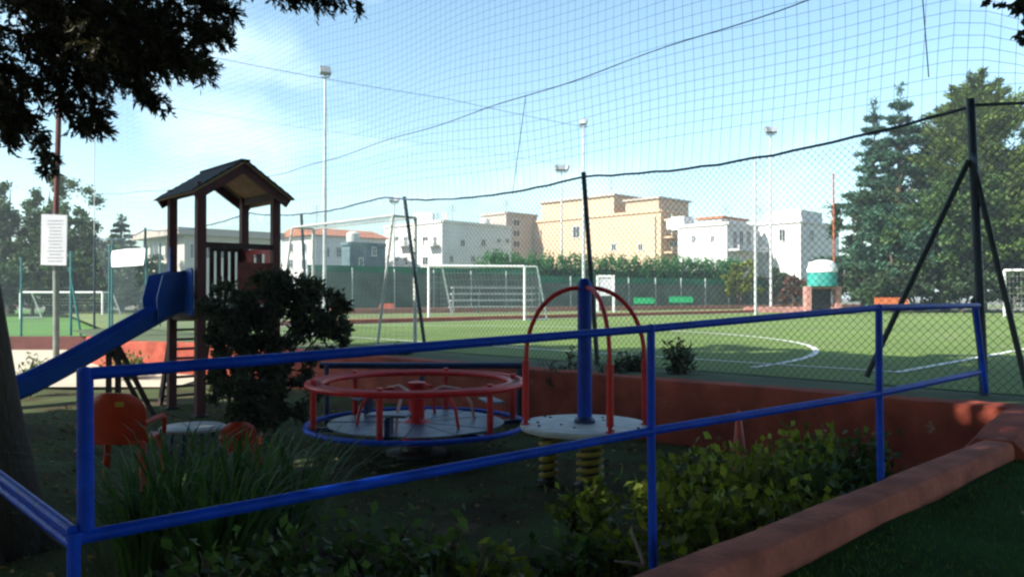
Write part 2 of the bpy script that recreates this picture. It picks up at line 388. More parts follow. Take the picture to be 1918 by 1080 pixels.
# roof
ctr = A + (AB + AD) * LS / 2; ez = 3.28; rz = 3.72; hw = LS / 2 + .17; hl = LS / 2 + .20
for sgn in (-1, 1):
    e0 = ctr + AB * sgn * hw + UP * (ez - .06); r0 = ctr + UP * rz; slope = (r0 - e0); nrm = slope.cross(AD).normalized()
    if nrm.z < 0: nrm = -nrm
    nb = 7
    for k in range(nb):
        f0 = e0 + slope * (k / nb) ; f1 = e0 + slope * ((k + .97) / nb)
        MB().prism([f0 - AD * hl, f1 - AD * hl, f1 + AD * hl, f0 + AD * hl], nrm * .025).build('roof_board', M_plank, tower)
        g0 = e0 + slope * (k / nb - .03) + nrm * .030; g1 = e0 + slope * ((k + 1.1) / nb) + nrm * .042
        if k == nb - 1: g1 = e0 + slope + nrm * .042
        MB().prism([g0 - AD * (hl + .02), g1 - AD * (hl + .02), g1 + AD * (hl + .02), g0 + AD * (hl + .02)], nrm * .014).build('shingle', M_shingle, tower)
    for q in (-1, 1):
        a = e0 + AD * q * (hl - .05) - nrm * .065; b = r0 + AD * q * (hl - .05) - nrm * .065
        MB().beam(a, b, .045, .12, nrm).build('barge_board', M_redwood, tower)
    MB().beam(ctr + AB * sgn * (LS / 2) - AD * hl * .93 + UP * (ez + .02), ctr + AB * sgn * (LS / 2) + AD * hl * .93 + UP * (ez + .02), .06, .12).build('eave_beam', M_wood, tower)
MB().beam(ctr - AD * (hl + .03) + UP * (rz + .035), ctr + AD * (hl + .03) + UP * (rz + .035), .14, .03).build('ridge_cap', M_shingle, tower)
# balustrade on the back right half
h0 = D_.lerp(C_, .5)
MB().beam(h0 + UP * 2.52, C_ + UP * 2.52, .05, .09).build('top_rail', M_wood, tower)
MB().beam(h0 + UP * 1.68, C_ + UP * 1.68, .05, .07).build('bottom_rail', M_wood, tower)
for k in range(5):
    c = h0.lerp(C_, (k + .35) / 5); MB().box(c + UP * 2.10, (.07, .022, .78), RX).build('slat', M_wood, tower)
MB().beam(A + UP * 2.5, B_ + UP * 2.5, .05, .08).build('top_rail', M_wood, tower)
# red panel on the right side, with two arched openings left as dark recesses
n = (B_ - C_).normalized()
for k in range(3):
    c = B_.lerp(C_, (k + .5) / 3) + UP * 2.02
    MB().box(c, (.03, LS / 3 - .055 if k != 1 else .16, .82), RX).build('side_panel_board', M_red if k != 1 else M_redwood, tower, bevel=.006)
MB().beam(B_ + UP * 2.46, C_ + UP * 2.46, .05, .08).build('top_rail', M_red, tower)
MB().beam(A + UP * 1.95 + AB * .55, B_ + UP * 1.95, .03, .62).build('front_panel', mat('dull_red_board', (.2, .03, .018), .7, .3, 8, .3), tower)
# ladder on the back, left half
lo = AD * .0
for k in range(9):
    z = .14 + k * .155; off = AD * (.62 * (1 - z / 1.55) + .05)
    a = D_ + AB * .08 + off + UP * z; b = D_.lerp(C_, .56) + off + UP * z
    MB().beam(a, b, .12, .035).build('step', M_wood, tower)
for e in (D_ + AB * .06, D_.lerp(C_, .58)):
    MB().beam(e + AD * .70 + UP * 0, e + AD * .05 + UP * 1.56, .045, .12).build('stringer', M_wood, tower)
# slide
sdir = -AB; s0 = A.lerp(D_, .5)
prof_s = [(-.02, 1.60), (.12, 1.60), (.3, 1.50), (.8, 1.22), (1.3, .93), (1.75, .68), (2.1, .51), (2.4, .42), (2.75, .38)]
fine = []
for i in range(len(prof_s) - 1):
    p0 = prof_s[max(i - 1, 0)]; p1 = prof_s[i]; p2 = prof_s[i + 1]; p3 = prof_s[min(i + 2, len(prof_s) - 1)]
    for k in range(4):
        t = k / 4
        f_ = lambda a, b, c, d: .5 * (2 * b + (c - a) * t + (2 * a - 5 * b + 4 * c - d) * t * t + (3 * b - a - 3 * c + d) * t ** 3)
        fine.append((f_(p0[0], p1[0], p2[0], p3[0]), f_(p0[1], p1[1], p2[1], p3[1])))
fine.append(prof_s[-1])
cs = [(-.29, .17), (-.27, .20), (-.24, .19), (-.225, .06), (-.19, .01), (.19, .01), (.225, .06), (.24, .19), (.27, .20), (.29, .17), (.265, -.02), (.2, -.07), (-.2, -.07), (-.265, -.02)]
mb = MB(); vs = []; fs = []; nn_ = len(cs)
for i, (t, z) in enumerate(fine):
    for w, h in cs: vs.append(s0 + sdir * t + AD * w + UP * (z + h))
for i in range(len(fine) - 1):
    for k in range(nn_): q = (k + 1) % nn_; fs.append((i * nn_ + k, i * nn_ + q, (i + 1) * nn_ + q, (i + 1) * nn_ + k))
fs += [tuple(range(nn_ - 1, -1, -1)), tuple((len(fine) - 1) * nn_ + k for k in range(nn_))]
mb.add(vs, fs).build('slide', M_slide, tower, True)
# slide entry board (blue plate with shaped shoulders, open in the middle)
for sg in (-1, 1):
    bp = [(.30, 1.48), (.62, 1.48), (.62, 2.02), (.59, 2.12), (.50, 2.14), (.42, 2.2), (.37, 2.34), (.33, 2.48), (.30, 2.5)] if sg > 0 else \
         [(.30, 1.48), (.60, 1.48), (.60, 2.10), (.56, 2.16), (.40, 2.16), (.33, 2.12), (.30, 2.0)]
    MB().prism([s0 + sdir * .10 + AD * (sg * w) + UP * z for w, z in bp], sdir * .03).build('slide_board', M_slide, tower)
for sg in (-1, 1):
    pts = [(.08, 1.55), (.5, 1.42), (.52, 1.72), (.44, 2.06), (.1, 2.14)]
    MB().prism([s0 + sdir * t + AD * (sg * .30) + UP * z for t, z in pts], AD * (.025 * sg)).build('slide_cheek', M_slide, tower)
for t, lean in ((1.0, 0), (1.0, .5)):
    for sg in (-1, 1):
        z = np.interp(t, [p[0] for p in prof_s], [p[1] for p in prof_s])
        MB().beam(s0 + sdir * (t - lean) + AD * sg * .22 + UP * 0, s0 + sdir * t + AD * sg * .22 + UP * (z - .05), .06, .06).build('slide_leg', M_wood, tower)

# ------------------------------------------------------------------ merry-go-round
mc = Vector(((781 - 959) / F * 8.9, 8.9, 0))
mg = thing('merry_go_round', mc, 'round merry-go-round with red double hand ring and blue rimmed metal floor', 'merry-go-round')
def ring(r, z, tr, n=64, nt=8):
    return MB().tube([mc + Vector((r * math.cos(2 * math.pi * k / n), r * math.sin(2 * math.pi * k / n), z)) for k in range(n)], tr, nt, close=True)
ring(1.2, .34, .028).build('rim', M_blue, mg, True)
for k in range(12):                                      # floor of chequer plate segments
    a0 = 2 * math.pi * (k + .01) / 12; a1 = 2 * math.pi * (k + .99) / 12; pts = []
    for a in np.linspace(a0, a1, 5): pts.append(mc + Vector((.97 * math.cos(a), .97 * math.sin(a), .345 + .004 * (k % 3))))
    for a in np.linspace(a1, a0, 5): pts.append(mc + Vector((.16 * math.cos(a), .16 * math.sin(a), .345 + .004 * (k % 3))))
    MB().prism(pts, (0, 0, .012)).build('floor_plate', M_plate, mg)
    am = (a0 + a1) / 2; dirv = Vector((math.cos(am), math.sin(am), 0))
    if k % 2 == 0:
        MB().beam(mc + dirv * .1 + UP * .30, mc + dirv * 1.19 + UP * .32, .05, .05).build('spoke', M_bluedk, mg)
ring(1.18, .80, .036).build('hand_ring', M_red, mg, True)
ring(1.04, .80, .030).build('inner_ring', M_red, mg, True)
for k in range(44):
    a = 2 * math.pi * k / 44; c = mc + Vector((1.11 * math.cos(a), 1.11 * math.sin(a), .80)); rad = Vector((math.cos(a), math.sin(a), 0)); tg = Vector((-rad.y, rad.x, 0))
    MB().tube([c + rad * .045 * math.cos(q) + tg * .045 * math.sin(q) for q in [math.pi * 2 * j / 8 for j in range(8)]], .009, 5, close=True).build('spacer_loop', mat('pale_pink_paint', (.6, .33, .3), .5, .2, 9), mg, True)
for k in range(6):
    a = R(18 + 60 * k); dv = Vector((math.cos(a), math.sin(a), 0))
    MB().tube([mc + dv * 1.12 + UP * .33, mc + dv * 1.12 + UP * .86], .033, 10).build('post', M_red, mg, True)
    # curved grab bar from the hub out to the ring
    MB().tube([mc + dv * .06 + UP * .66, mc + dv * .3 + UP * .74, mc + dv * .5 + UP * .70, mc + dv * .62 + UP * .55, mc + dv * .66 + UP * .36], .018, 8).build('grab_bar', M_red if k % 2 else mat('pale_pink_paint', (.6, .33, .3)), mg, True)
    c = mc + dv * .86 + UP * .56; Mx = Matrix((Vector((-dv.y, dv.x, 0)), dv, UP)).transposed()
    if k % 2 == 0:
        MB().box(c, (.42, .2, .03), Mx).build('seat', M_plate, mg, bevel=.01)
        MB().beam(c - UP * .2, c - UP * .02, .05, .3).build('seat_leg', M_bluedk, mg)
MB().lathe([(.17, .04), (.17, .36), (.085, .4), (.085, .74), (.10, .76), (.10, .80), (0, .82)], mc, 20).build('hub', M_red, mg, True)
MB().lathe([(.34, 0), (.34, .04), (.18, .06), (.14, .28)], mc, 20).build('base', M_black, mg, True)

# blue low barrier behind
bb = thing('barrier_rail', (-1, 11.2, 0), 'low dark blue pipe barrier behind the merry-go-round', 'barrier')
MB().tube([P(600, 684, 11.2), P(985, 684, 11.0)], .045, 8).build('rail', M_bluedk, bb, True)
for px in (612, 790, 972):
    q = P(px, 684, 11.1); MB().tube([q, (q.x, q.y, 0)], .035, 8).build('post', M_bluedk, bb, True)

# ------------------------------------------------------------------ rocking disc with arches
dc = Vector(((1095 - 959) / F * 7.5, 7.5, 0)); dzz = .55
sp = thing('spring_spinner', dc, 'white disc rocker on yellow coil spring with blue mast and red arched bars', 'play equipment')
MB().lathe([(.10, dzz - .05), (.55, dzz - .05), (.60, dzz - .03), (.605, dzz), (.59, dzz + .015), (.3, dzz + .022), (0, dzz + .024)], dc, 48).build('disc', M_disc, sp, True)
for k in range(40):
    a = random.uniform(0, 6.28); rr = .14 + .42 * math.sqrt(random.random()); c = dc + Vector((rr * math.cos(a), rr * math.sin(a), dzz + .024))
    if k < 12: MB().lathe([(.016, -.004), (.016, .004), (.009, .007), (0, .008)], c, 8).build('bolt_head', M_black, sp)
Mz = Matrix.Rotation(R(20), 3, 'Z')
MB().lathe([(.10, dzz + .02), (.10, dzz + .05), (.07, dzz + .08)], dc, 20).build('mast_base', M_bluedk, sp, True)
MB().lathe([(.068, dzz + .05), (.066, 1.82), (.060, 1.88), (.04, 1.915), (0, 1.925)], dc, 20).build('mast', mat('mast_blue_paint', (.001, .04, .42), .45, .3, 9, .15, spec=.2), sp, True)
for ang in (R(186), R(-8), R(-72)):
    dv = Vector((math.cos(ang), math.sin(ang), 0)); pts = []
    rr = .50
    for k in range(14):
        t = k / 13; x = rr * math.sin(t * math.pi / 2) ** .95; z = 1.83 - (1.83 - 1.20) * (1 - math.cos(t * math.pi / 2)); pts.append(dc + dv * (.05 + x) + UP * z)
    pts += [dc + dv * (.55 + .006) + UP * z for z in (1.1, .9, .7, dzz + .01)]
    MB().tube(pts, .021, 8).build('arch_bar', M_red, sp, True)
    MB().tube([dc + dv * .556 + UP * z for z in (1.16, .62)], .033, 10).build('grip', M_red, sp, True)
    MB().lathe([(.045, dzz), (.045, dzz + .02), (.03, dzz + .03)], dc + dv * .556, 10).build('bar_foot', M_red, sp, True)
def coil(c, r, z0, z1, turns, tr):
    n = turns * 16; return [c + Vector((r * math.cos(2 * math.pi * k / 16), r * math.sin(2 * math.pi * k / 16), z0 + (z1 - z0) * k / n)) for k in range(n + 1)]
for (ox, oy, rr) in ((.03, -.2, .105), (-.34, -.05, .07)):
    c = dc + Vector((ox, oy, 0))
    MB().tube(coil(c, rr, .06, dzz - .06, 6, .0), .024, 8).build('spring', M_yellow, sp, True)
    MB().lathe([(rr * .78, .05), (rr * .78, dzz - .06)], c, 14).build('spring_core', M_black, sp, True)
    MB().lathe([(rr * 1.4, 0), (rr * 1.4, .05)], c, 16).build('spring_plate', M_black, sp)

# traffic-like marker
o = thing('marker_cone', (1.98, 7.0, 0), 'small red cone whose tip shows over the blue rail by the shrubs', 'cone')
MB().box((1.98, 7.0, .015), (.34, .34, .03)).build('base', M_red, o, bevel=.01)
MB().lathe([(.10, .03), (.020, .74), (.012, .755), (0, .76)], (1.98, 7.0, 0), 18).build('cone_body', mat('pink_red_plastic', (.55, .09, .07), .5, .2, 8), o, True)

# ------------------------------------------------------------------ chairs and table
def chair(name, loc, rz, label, sticker=False, sc=1.0):
    t = thing(name, (0, 0, 0), label, 'chair', 'orange plastic chairs by the low table')
    w = .25
    # curved back with rounded top: grid over width and height
    mb = MB(); vs = []; fs = []; nx, ny = 12, 9
    for th in (0, -.018):
        for j in range(ny + 1):
            for i in range(nx + 1):
                u_ = i / nx * 2 - 1; v_ = j / ny
                half = w * (1.0 if v_ < .62 else math.sqrt(max(0, 1 - ((v_ - .62) / .38) ** 2 * .75)))
                x = u_ * half; y = -.20 - .10 * v_ + .09 * u_ * u_ + th; z = .40 + .45 * v_ - .02 * u_ * u_ * v_
                vs.append((x, y, z))
    n1 = (nx + 1) * (ny + 1)
    for j in range(ny):
        for i in range(nx):
            a = j * (nx + 1) + i
            if 2 <= j <= 4 and i in (3, 8): pass
            fs.append((a, a + 1, a + nx + 2, a + nx + 1)); fs.append((n1 + a, n1 + a + nx + 1, n1 + a + nx + 2, n1 + a + 1))
    for i in range(nx):
        for j, fl in ((0, 0), (ny, 1)):
            a = j * (nx + 1) + i; q = (a, n1 + a, n1 + a + 1, a + 1); fs.append(q if not fl else q[::-1])
    for j in range(ny):
        for i, fl in ((0, 1), (nx, 0)):
            a = j * (nx + 1) + i; q = (a, n1 + a, n1 + a + nx + 1, a + nx + 1); fs.append(q if not fl else q[::-1])
    mb.add(vs, fs).build('backrest', M_orange, t, True)
    mb = MB(); mb.prism([(-.23, -.2, .40), (.23, -.2, .40), (.25, .0, .41), (.24, .2, .42), (.2, .24, .41), (-.2, .24, .41), (-.24, .2, .42), (-.25, 0, .41)], (0, 0, .025)).build('seat', M_orange, t, bevel=.008)
    for sx in (-1, 1):
        MB().tube([(sx * .245, -.21, .58), (sx * .275, -.08, .60), (sx * .28, .1, .60), (sx * .265, .2, .57), (sx * .25, .23, .42)], [.022, .024, .026, .024, .02], 8).build('armrest', M_orange, t, True)
        for sy in (-1, 1):
            MB().beam((sx * .22, sy * .2, .41), (sx * .27, sy * .26, 0), .055, .03).build('leg', M_orange, t, bevel=.006)
    if sticker:
        MB().prism([(.05, -.318, .735), (.12, -.314, .735), (.12, -.322, .775), (.05, -.326, .775)], (0, -.006, 0)).build('sticker', M_yellow, t)['label'] = 'small yellow sticker on chair back'
    t.location = loc; t.rotation_euler = (0, 0, rz); t.scale = (sc,) * 3
    return t
p1 = P(254, 880, 7.6)
chair('plastic_chair', (p1.x, 7.4, 0), R(4), 'orange plastic chair with yellow sticker on its rounded back', True, 1.06)
p2 = P(452, 880, 7.8)
chair('plastic_chair', (p2.x, 7.8, 0), R(10), 'smaller darker orange chair half hidden behind spiky grass', False, .66)
tb = P(362, 815, 8.0); tb.z = 0
t = thing('low_table', tb, 'low pale grey play table between the two orange chairs', 'table')
MB().lathe([(.28, .425), (.31, .43), (.315, .45), (.30, .462), (0, .465)], tb, 24).build('table_top', mat('pale_grey_plastic', (.42, .42, .42), .5, .2, 8), t, True)
for k in range(4):
    a = R(45 + 90 * k); dv = Vector((math.cos(a), math.sin(a), 0)); MB().tube([tb + dv * .2 + UP * .43, tb + dv * .26], .02, 8).build('leg', M_bluedk, t, True)

# ------------------------------------------------------------------ near fence with chain link, net and ropes
POST = [(P(1820, 190, 8.25), P(1843, 738, 8.25)), (P(1093, 326, 12.0), P(1120, 690, 12.0)), (P(757, 371, 16.0), P(797, 652, 16.0)), (P(564, 404, 20.5), P(578, 632, 20.5)),
        (FL(22.4, 3.78), FL(22.4, .7)), (FL(26.9, 3.8), FL(26.9, .7))]
fence = thing('chain_link_fence', FL(6, .74), 'tall chain-link fence with leaning dark posts along the near end of the pitch', 'fence')
for i, (t, b) in enumerate(POST):
    MB().tube([t + UP * .03, b - UP * .05], .045 if i == 0 else .037, 10).build('post', M_dark if i else mat('dark_blue_steel', (.008, .04, .09), .45, .3, 9, .15), fence, True)
MB().tube([P(1816, 300, 8.25), P(1622, 705, 8.6)], .03, 10).build('brace', M_dark, fence, True)
MB().tube([P(1826, 312, 8.25), P(1925, 735, 7.9)], .03, 10).build('brace', M_dark, fence, True)
MB().tube([P(1822, 560, 8.2), P(1842, 715, 8.0)], .025, 10).build('brace', M_dark, fence, True)
def foldline(pts, n):
    out = []
    for a, b in zip(pts, pts[1:]):
        for k in range(n): out.append(a.lerp(b, k / n))
    return out + [pts[-1]]
def s_of(p): return (p - F0).dot(U)
tk = [(-4, 3.92)] + [(s_of(t), t.z) for t, b in POST]
def ztop(s):
    s_ = [k[0] for k in tk]; z_ = [k[1] for k in tk]; z = float(np.interp(s, s_, z_))
    for a, b in zip(s_, s_[1:]):
        if a < s < b: u_ = (s - a) / (b - a); z -= .17 * 4 * u_ * (1 - u_)
    return z - .03
MB().tube([FL(s, ztop(s) + random.uniform(-.01, .01)) for s in np.arange(-4, 27, .25)], .017, 6).build('top_rope', M_rope, fence, True)
mb = MB(); step = .088
for s in np.arange(-7, 27, step):                       # diagonal wires, both ways
    for sg in (1, -1):
        a = s; zt = ztop(a + sg * 2.7) if -4 < a + sg * 2.7 < 26.9 else 3.4
        h = min(zt, 3.5) - .76; sa0 = a; sb = a + sg * h * .98
        if max(sa0, sb) > 26.9 or min(sa0, sb) < -4: continue
        mb.tube([FL(sa0, .76), FL(sb, .76 + h)], [.0028, .0028], 3, cap=False)
mb.build('chain_link_mesh', M_wire, fence, kind='stuff')
# strip under the rope, up to where it hangs
mb = MB()
for s in np.arange(-4, 26.8, step / 2):
    zt = ztop(s)
    if zt > 3.5: mb.tube([FL(s, 3.5), FL(s + (zt - 3.5) * random.choice((-1, 1)), zt)], .002, 3, cap=False)
mb.build('mesh_edge', M_wire, fence, kind='stuff')

net = thing('ball_net', FL(10, 3.7), 'tall blue ball-stop net hanging above the near chain-link fence', 'net')
ZT = 10.75
def sag(s, z):
    d = .05 * math.sin(s * 1.2 + z * .7) + .05 * math.sin(s * .45 + z * 1.9)
    if s < .45: d -= .42 * (.45 - s) ** 2 * max(0, z - 3.7) ** .5
    return d
def netp(s, z, w=0): return FL(s + .03 * math.sin(z * 2.1 + s * .6), z + sag(s, z) * min(1, max(0, (z - 3.7) / .5)), .05 * math.sin(s * .8 + z * .9))
mb = MB(); cell = .145
for z in np.arange(3.9, ZT, cell):
    mb.tube([netp(s, z) for s in np.arange(-4, 27, .3)], [float(np.interp(s, [3, 20], [.0025, .0017])) for s in np.arange(-4, 27, .3)], 3, cap=False)
mb.build('net_cords', M_net, net, kind='stuff')
mb = MB()
for s in np.arange(-4, 27, cell):
    z0 = ztop(s); mb.tube([netp(s, z0 + (ZT - z0) * k / 22) for k in range(23)], float(np.interp(s, [3, 20], [.0025, .0017])), 3, cap=False)
mb.build('net_cords', M_net, net, kind='stuff')
RK = [(-4, 5.75), (1.9, 5.28), (6.6, 4.95), (14, 4.55), (20, 4.75), (26.9, 5.2)]
MB().tube([FL(s, float(np.interp(s, [k[0] for k in RK], [k[1] for k in RK])) + .02 * math.sin(s * 2)) for s in np.arange(-4, 27, .3)], .0075, 6).build('rope', M_rope, net, True)
for px, y0, d in ((985, 178, 12.9),):
    MB().tube([P(985, 178, 12.9), P(972, 275, 12.95), P(960, 362, 13.0)], .006, 6).build('rope', M_rope, net, True)
q = FL(.55, 3.8); MB().tube([FL(.55, 10.75), FL(.5, 6.2), FL(.52, 5.0), FL(.46, 4.1)], .006, 6).build('rope', M_rope, net, True)
MB().tube([FL(s, ZT) for s in np.arange(-4, 27.1, 1)], .01, 6).build('rope', M_rope, net, True)
nv = thing('corner_post', FL(26.9, .5), 'thin pale steel mast where the two ball nets meet', 'mast')
MB().tube([FL(26.95, .5), FL(26.95, ZT + .1)], .016, 8).build('mast_pole', M_palepole, nv, True)

# second net along the left side of the pitch
n2o = Vector((-14.2, 27.25, 0)); n2d = Vector((17.9, 14.55, 0)).normalized()
def N2(r, z): return n2o + n2d * r + UP * z
net2 = thing('ball_net', N2(12, .75), 'pale fine ball-stop net along the far left side of the pitch', 'net')
mb = MB()
for z in np.arange(.9, ZT, .2): mb.tube([N2(r, z - .07 * math.sin(math.pi * ((r % 14.6) / 14.6)) * 2) for r in np.arange(0, 24, 1.2)], .0012, 3, cap=False)
for r in np.arange(0, 23.5, .2): mb.tube([N2(r, .8), N2(r + .02, 5), N2(r, ZT - .13 * math.sin(math.pi * ((r % 14.6) / 14.6)))], .0012, 3, cap=False)
mb.build('net_cords', M_net, net2, kind='stuff')
for z in (ZT, 8.62): MB().tube([N2(r, z - .13 * math.sin(math.pi * ((r % 14.6) / 14.6))) for r in np.arange(-.1, 23.5, .8)], .011 if z == ZT else .005, 5).build('rope', M_rope, net2, True)

# ------------------------------------------------------------------ floodlights and poles
def flood(px, ytop, d, rad, lamps, label, zb=.74, m=M_palepole, ls=.36):
    p = P(px, ytop, d); b = Vector((p.x, d, zb))
    t = thing('floodlight', b, label, 'floodlight', 'floodlights round the pitches')
    MB().tube([b, Vector((p.x, d, (zb + p.z) / 2)), p], [rad, rad * .9, rad * .6], 8).build('pole', m, t, True)
    w = .32 * (len(lamps) - 1)
    MB().beam(p + Vector((-w / 2 - .2, 0, -.02)), p + Vector((w / 2 + .2, 0, -.02)), .06, .06).build('cross_arm', M_galv, t)
    for i, yaw in enumerate(lamps):
        c = p + Vector((-w / 2 + .32 * i, 0, ls * .55)); Mx = Matrix.Rotation(R(yaw), 3, 'Z') @ Matrix.Rotation(R(-35), 3, 'X')
        hd = MB().box(c, (ls, ls * .42, ls * .85), Mx).build('lamp_head', M_galv, t, bevel=.02)
        MB().beam(p + Vector((-w / 2 + .32 * i, 0, 0)), c, .05, .05).build('bracket', M_dark, t)
flood(608, 143, 32.8, .085, [25], 'tall pale floodlight mast with one lamp left of centre', ls=.46)
flood(1093, 236, 41.8, .085, [-20], 'tall floodlight mast in front of the beige apartment block', ls=.4)
flood(1052, 322, 66, .1, [30, 0, -30], 'distant floodlight with three lamps left of the beige block roof', ls=.6, m=M_palepole)
flood(1444, 252, 58, .1, [20, -20], 'distant floodlight with two lamps above the white houses', ls=.6)
flood(738, 380, 62, .08, [20, -15], 'distant floodlight behind the leaning fence post', ls=.5)
def pole(px, ytop, d, ybase, r, m, label, cat='pole'):
    a = P(px, ytop, d); b = P(px, ybase, d)
    t = thing('pole', b, label, cat)
    MB().tube([b, a], [r, r * .85], 8).build('shaft', m, t, True)
    MB().lathe([(r * 1.1, 0), (r * 1.1, .05), (0, .08)], a, 8).build('cap', m, t)
    return t
pole(1415, 288, 44, 592, .075, M_palepole, 'pale grey pole standing at the pitch edge before the white houses')
pole(1562, 326, 46, 560, .06, mat('rust_orange_pole', (.4, .09, .03), .7, .3, 4, .2), 'slim rust orange pole in front of the cedar')
# sign pole at left
sb = P(106, 640, 20.0)
t = thing('sign_pole', sb, 'tall red brown pole carrying a white notice board by the sand court', 'sign')
MB().tube([Vector((sb.x, 20, .1)), P(104, 400, 20)], .075, 10).build('lower_shaft', mat('grey_green_pole', (.16, .19, .16), .6, .3, 4, .1), t, True)
MB().tube([P(104, 400, 20), P(111, 90, 20)], .065, 10).build('upper_shaft', M_redwood, t, True)
bd = MB().prism([P(78, 401, 19.88), P(126, 403, 19.88), P(125, 497, 19.88), P(77, 496, 19.88)], (0, -.03, 0)).build('notice_board', mat('grey_white_board', (.52, .53, .56), .6, .1, 3), t)
for k in range(13):
    y = 412 + k * 6.3; w = random.uniform(20, 34)
    MB().prism([P(102 - w / 2, y, 19.845), P(102 + w / 2, y, 19.845), P(102 + w / 2, y + 1.3, 19.845), P(102 - w / 2, y + 1.3, 19.845)], (0, -.003, 0)).build('print_line', M_text, bd)

# ------------------------------------------------------------------ goals
def goal(base0, base1, back, h, label, r=.05, topb=.55, net_m=M_offwhite, netr=.004, m=M_white, barf=1.):
    a = Vector(base0); b = Vector(base1); bk = Vector(back)
    t = thing('football_goal', (a + b) / 2, label, 'goal', 'football goals')
    for q in (a, b):
        MB().tube([q, q + UP * h], r, 10).build('post', m, t, True)
        MB().tube([q + UP * h, q + UP * h + bk * topb], r * .6, 8).build('top_bar', m, t, True)
        MB().tube([q + UP * h + bk * topb, q + bk + UP * .02], r * .7, 8).build('strut', m, t, True)
        MB().tube([q + UP * .03, q + bk + UP * .03], r * .6, 8).build('ground_bar', m, t, True)
    MB().tube([a + UP * h, b + UP * h], r * barf, 10).build('crossbar', m, t, True)
    MB().tube([a + UP * h + bk * topb, b + UP * h + bk * topb], r * .6, 8).build('back_bar', m, t, True)
    mb = MB(); n = 26
    prof = [UP * h, UP * h + bk * topb, bk + UP * .03]
    ln = foldline([Vector(x) for x in prof], 8)
    for k in range(n + 1):
        q = a.lerp(b, k / n); mb.tube([q + x for x in ln], netr, 3, cap=False)
    for x in ln: mb.tube([a + x, b + x], netr, 3, cap=False)
    for q in (a, b):
        for k in range(1, 10):
            z = h * k / 10; w_ = 1 - (1 - topb) * (z / h); mb.tube([q + UP * z, q + bk * w_ + UP * z], netr, 3, cap=False)
        for k in range(1, 6):
            w_ = k / 6; mb.tube([q + bk * w_, q + bk * min(w_, topb) + UP * h], netr, 3, cap=False)
    mb.build('net', net_m, t, kind='stuff')
    return t
ga = Vector((-2.02, 16.7, .745)); goal(ga, ga + U * 4.0, -V * .95, 2.65, 'white goal close behind the near fence, seen from its back corner', .04, .6, M_net, .0018, mat('dull_white_tube', (.55, .58, .54), .6, .2, 4), .5)
goal((-3.43, 33, .755), (.53, 33.6, .755), (.95, .5, 0), 2.25, 'white football goal in mid pitch before the grandstand steps', .055, .55)
goal((-27.0, 44, .52), (-22.7, 44.4, .52), (.6, 1.0, 0), 1.45, 'small white goal on the bright grass field at far left', .06, .5)
gq = P(1881, 580, 40); goal((gq.x, 40, .75), (gq.x + 4.0, 38.2, .75), (.6, .8, 0), 2.3, 'white goal at the right edge below the tall trees', .06, .5)

# ------------------------------------------------------------------ red kerbs, far fence, hedge, stands
o = MB().sweep([FL(22.5, .75, 3), FL(22.5, .75, 58)], [(.2, -.05), (.2, .16), (-.2, .16), (-.2, -.05)], .004, 30).build('pitch_kerb', M_track, smooth=True)
tag(o, 'long low red kerb dividing the near pitch from the one beyond', 'kerb')
e0 = Vector((-12.5, 49, .75)); e1 = Vector((31, 78, .75)); ed = (e1 - e0); eh = ed.normalized(); en = Vector((eh.y, -eh.x, 0))
o = MB().sweep([e0 + en * 4, e1 + en * 4], [(.3, -.05), (.3, .3), (-.3, .3), (-.3, -.05)], .004, 20).build('terrace_kerb', mat('pink_kerb', (.5, .22, .16), .85, .25, 2, .2), smooth=True)
tag(o, 'pale red kerb running along the foot of the far green fence', 'kerb')
sf = thing('screen_fence', e0.lerp(e1, .5), 'long far fence with dark green shade netting and pale posts', 'fence')
M_screen = mat('shade_netting', (.13, .17, .13), .9, .4, .9, .2, detail=8)
M_screen2 = mat('bright_green_netting', (.025, .22, .11), .9, .4, .5, .2, detail=8)
np_ = 18
for k in range(np_):
    a = e0.lerp(e1, k / np_); b = e0.lerp(e1, (k + 1) / np_); mb = MB(); mm_ = 6; vs = []; fs = []
    for th in (0, .01):
        for i in range(mm_ + 1):
            p = a.lerp(b, i / mm_) + en * (.03 * math.sin(i * 2.1 + k) + th)
            vs += [p + UP * .15, p + UP * 1.1, p + UP * ((2.55 if k < 6 else 2.0) + .05 * math.sin(i + k))]
    h = 3 * (mm_ + 1)
    for i in range(mm_):
        for j in range(2):
            q = 3 * i + j; fs += [(q, q + 3, q + 4, q + 1), (h + q, h + q + 1, h + q + 4, h + q + 3)]
    mb.add(vs, fs).build('shade_net', M_screen, sf)
    mb = MB()
    mb.tube([a, a + UP * (2.8 if k < 6 else 2.55)], .05, 6).build('post', M_palepole, sf, True)
    mb = MB()
    h0, h1 = (2.5, 2.95) if k < 6 else (2.0, 2.5)
    mb.prism([a + UP * h0 - en * .06, b + UP * h0 - en * .06, b + UP * h1 - en * .06, a + UP * h1 - en * .06], en * -.02).build('upper_net', M_screen2, sf)
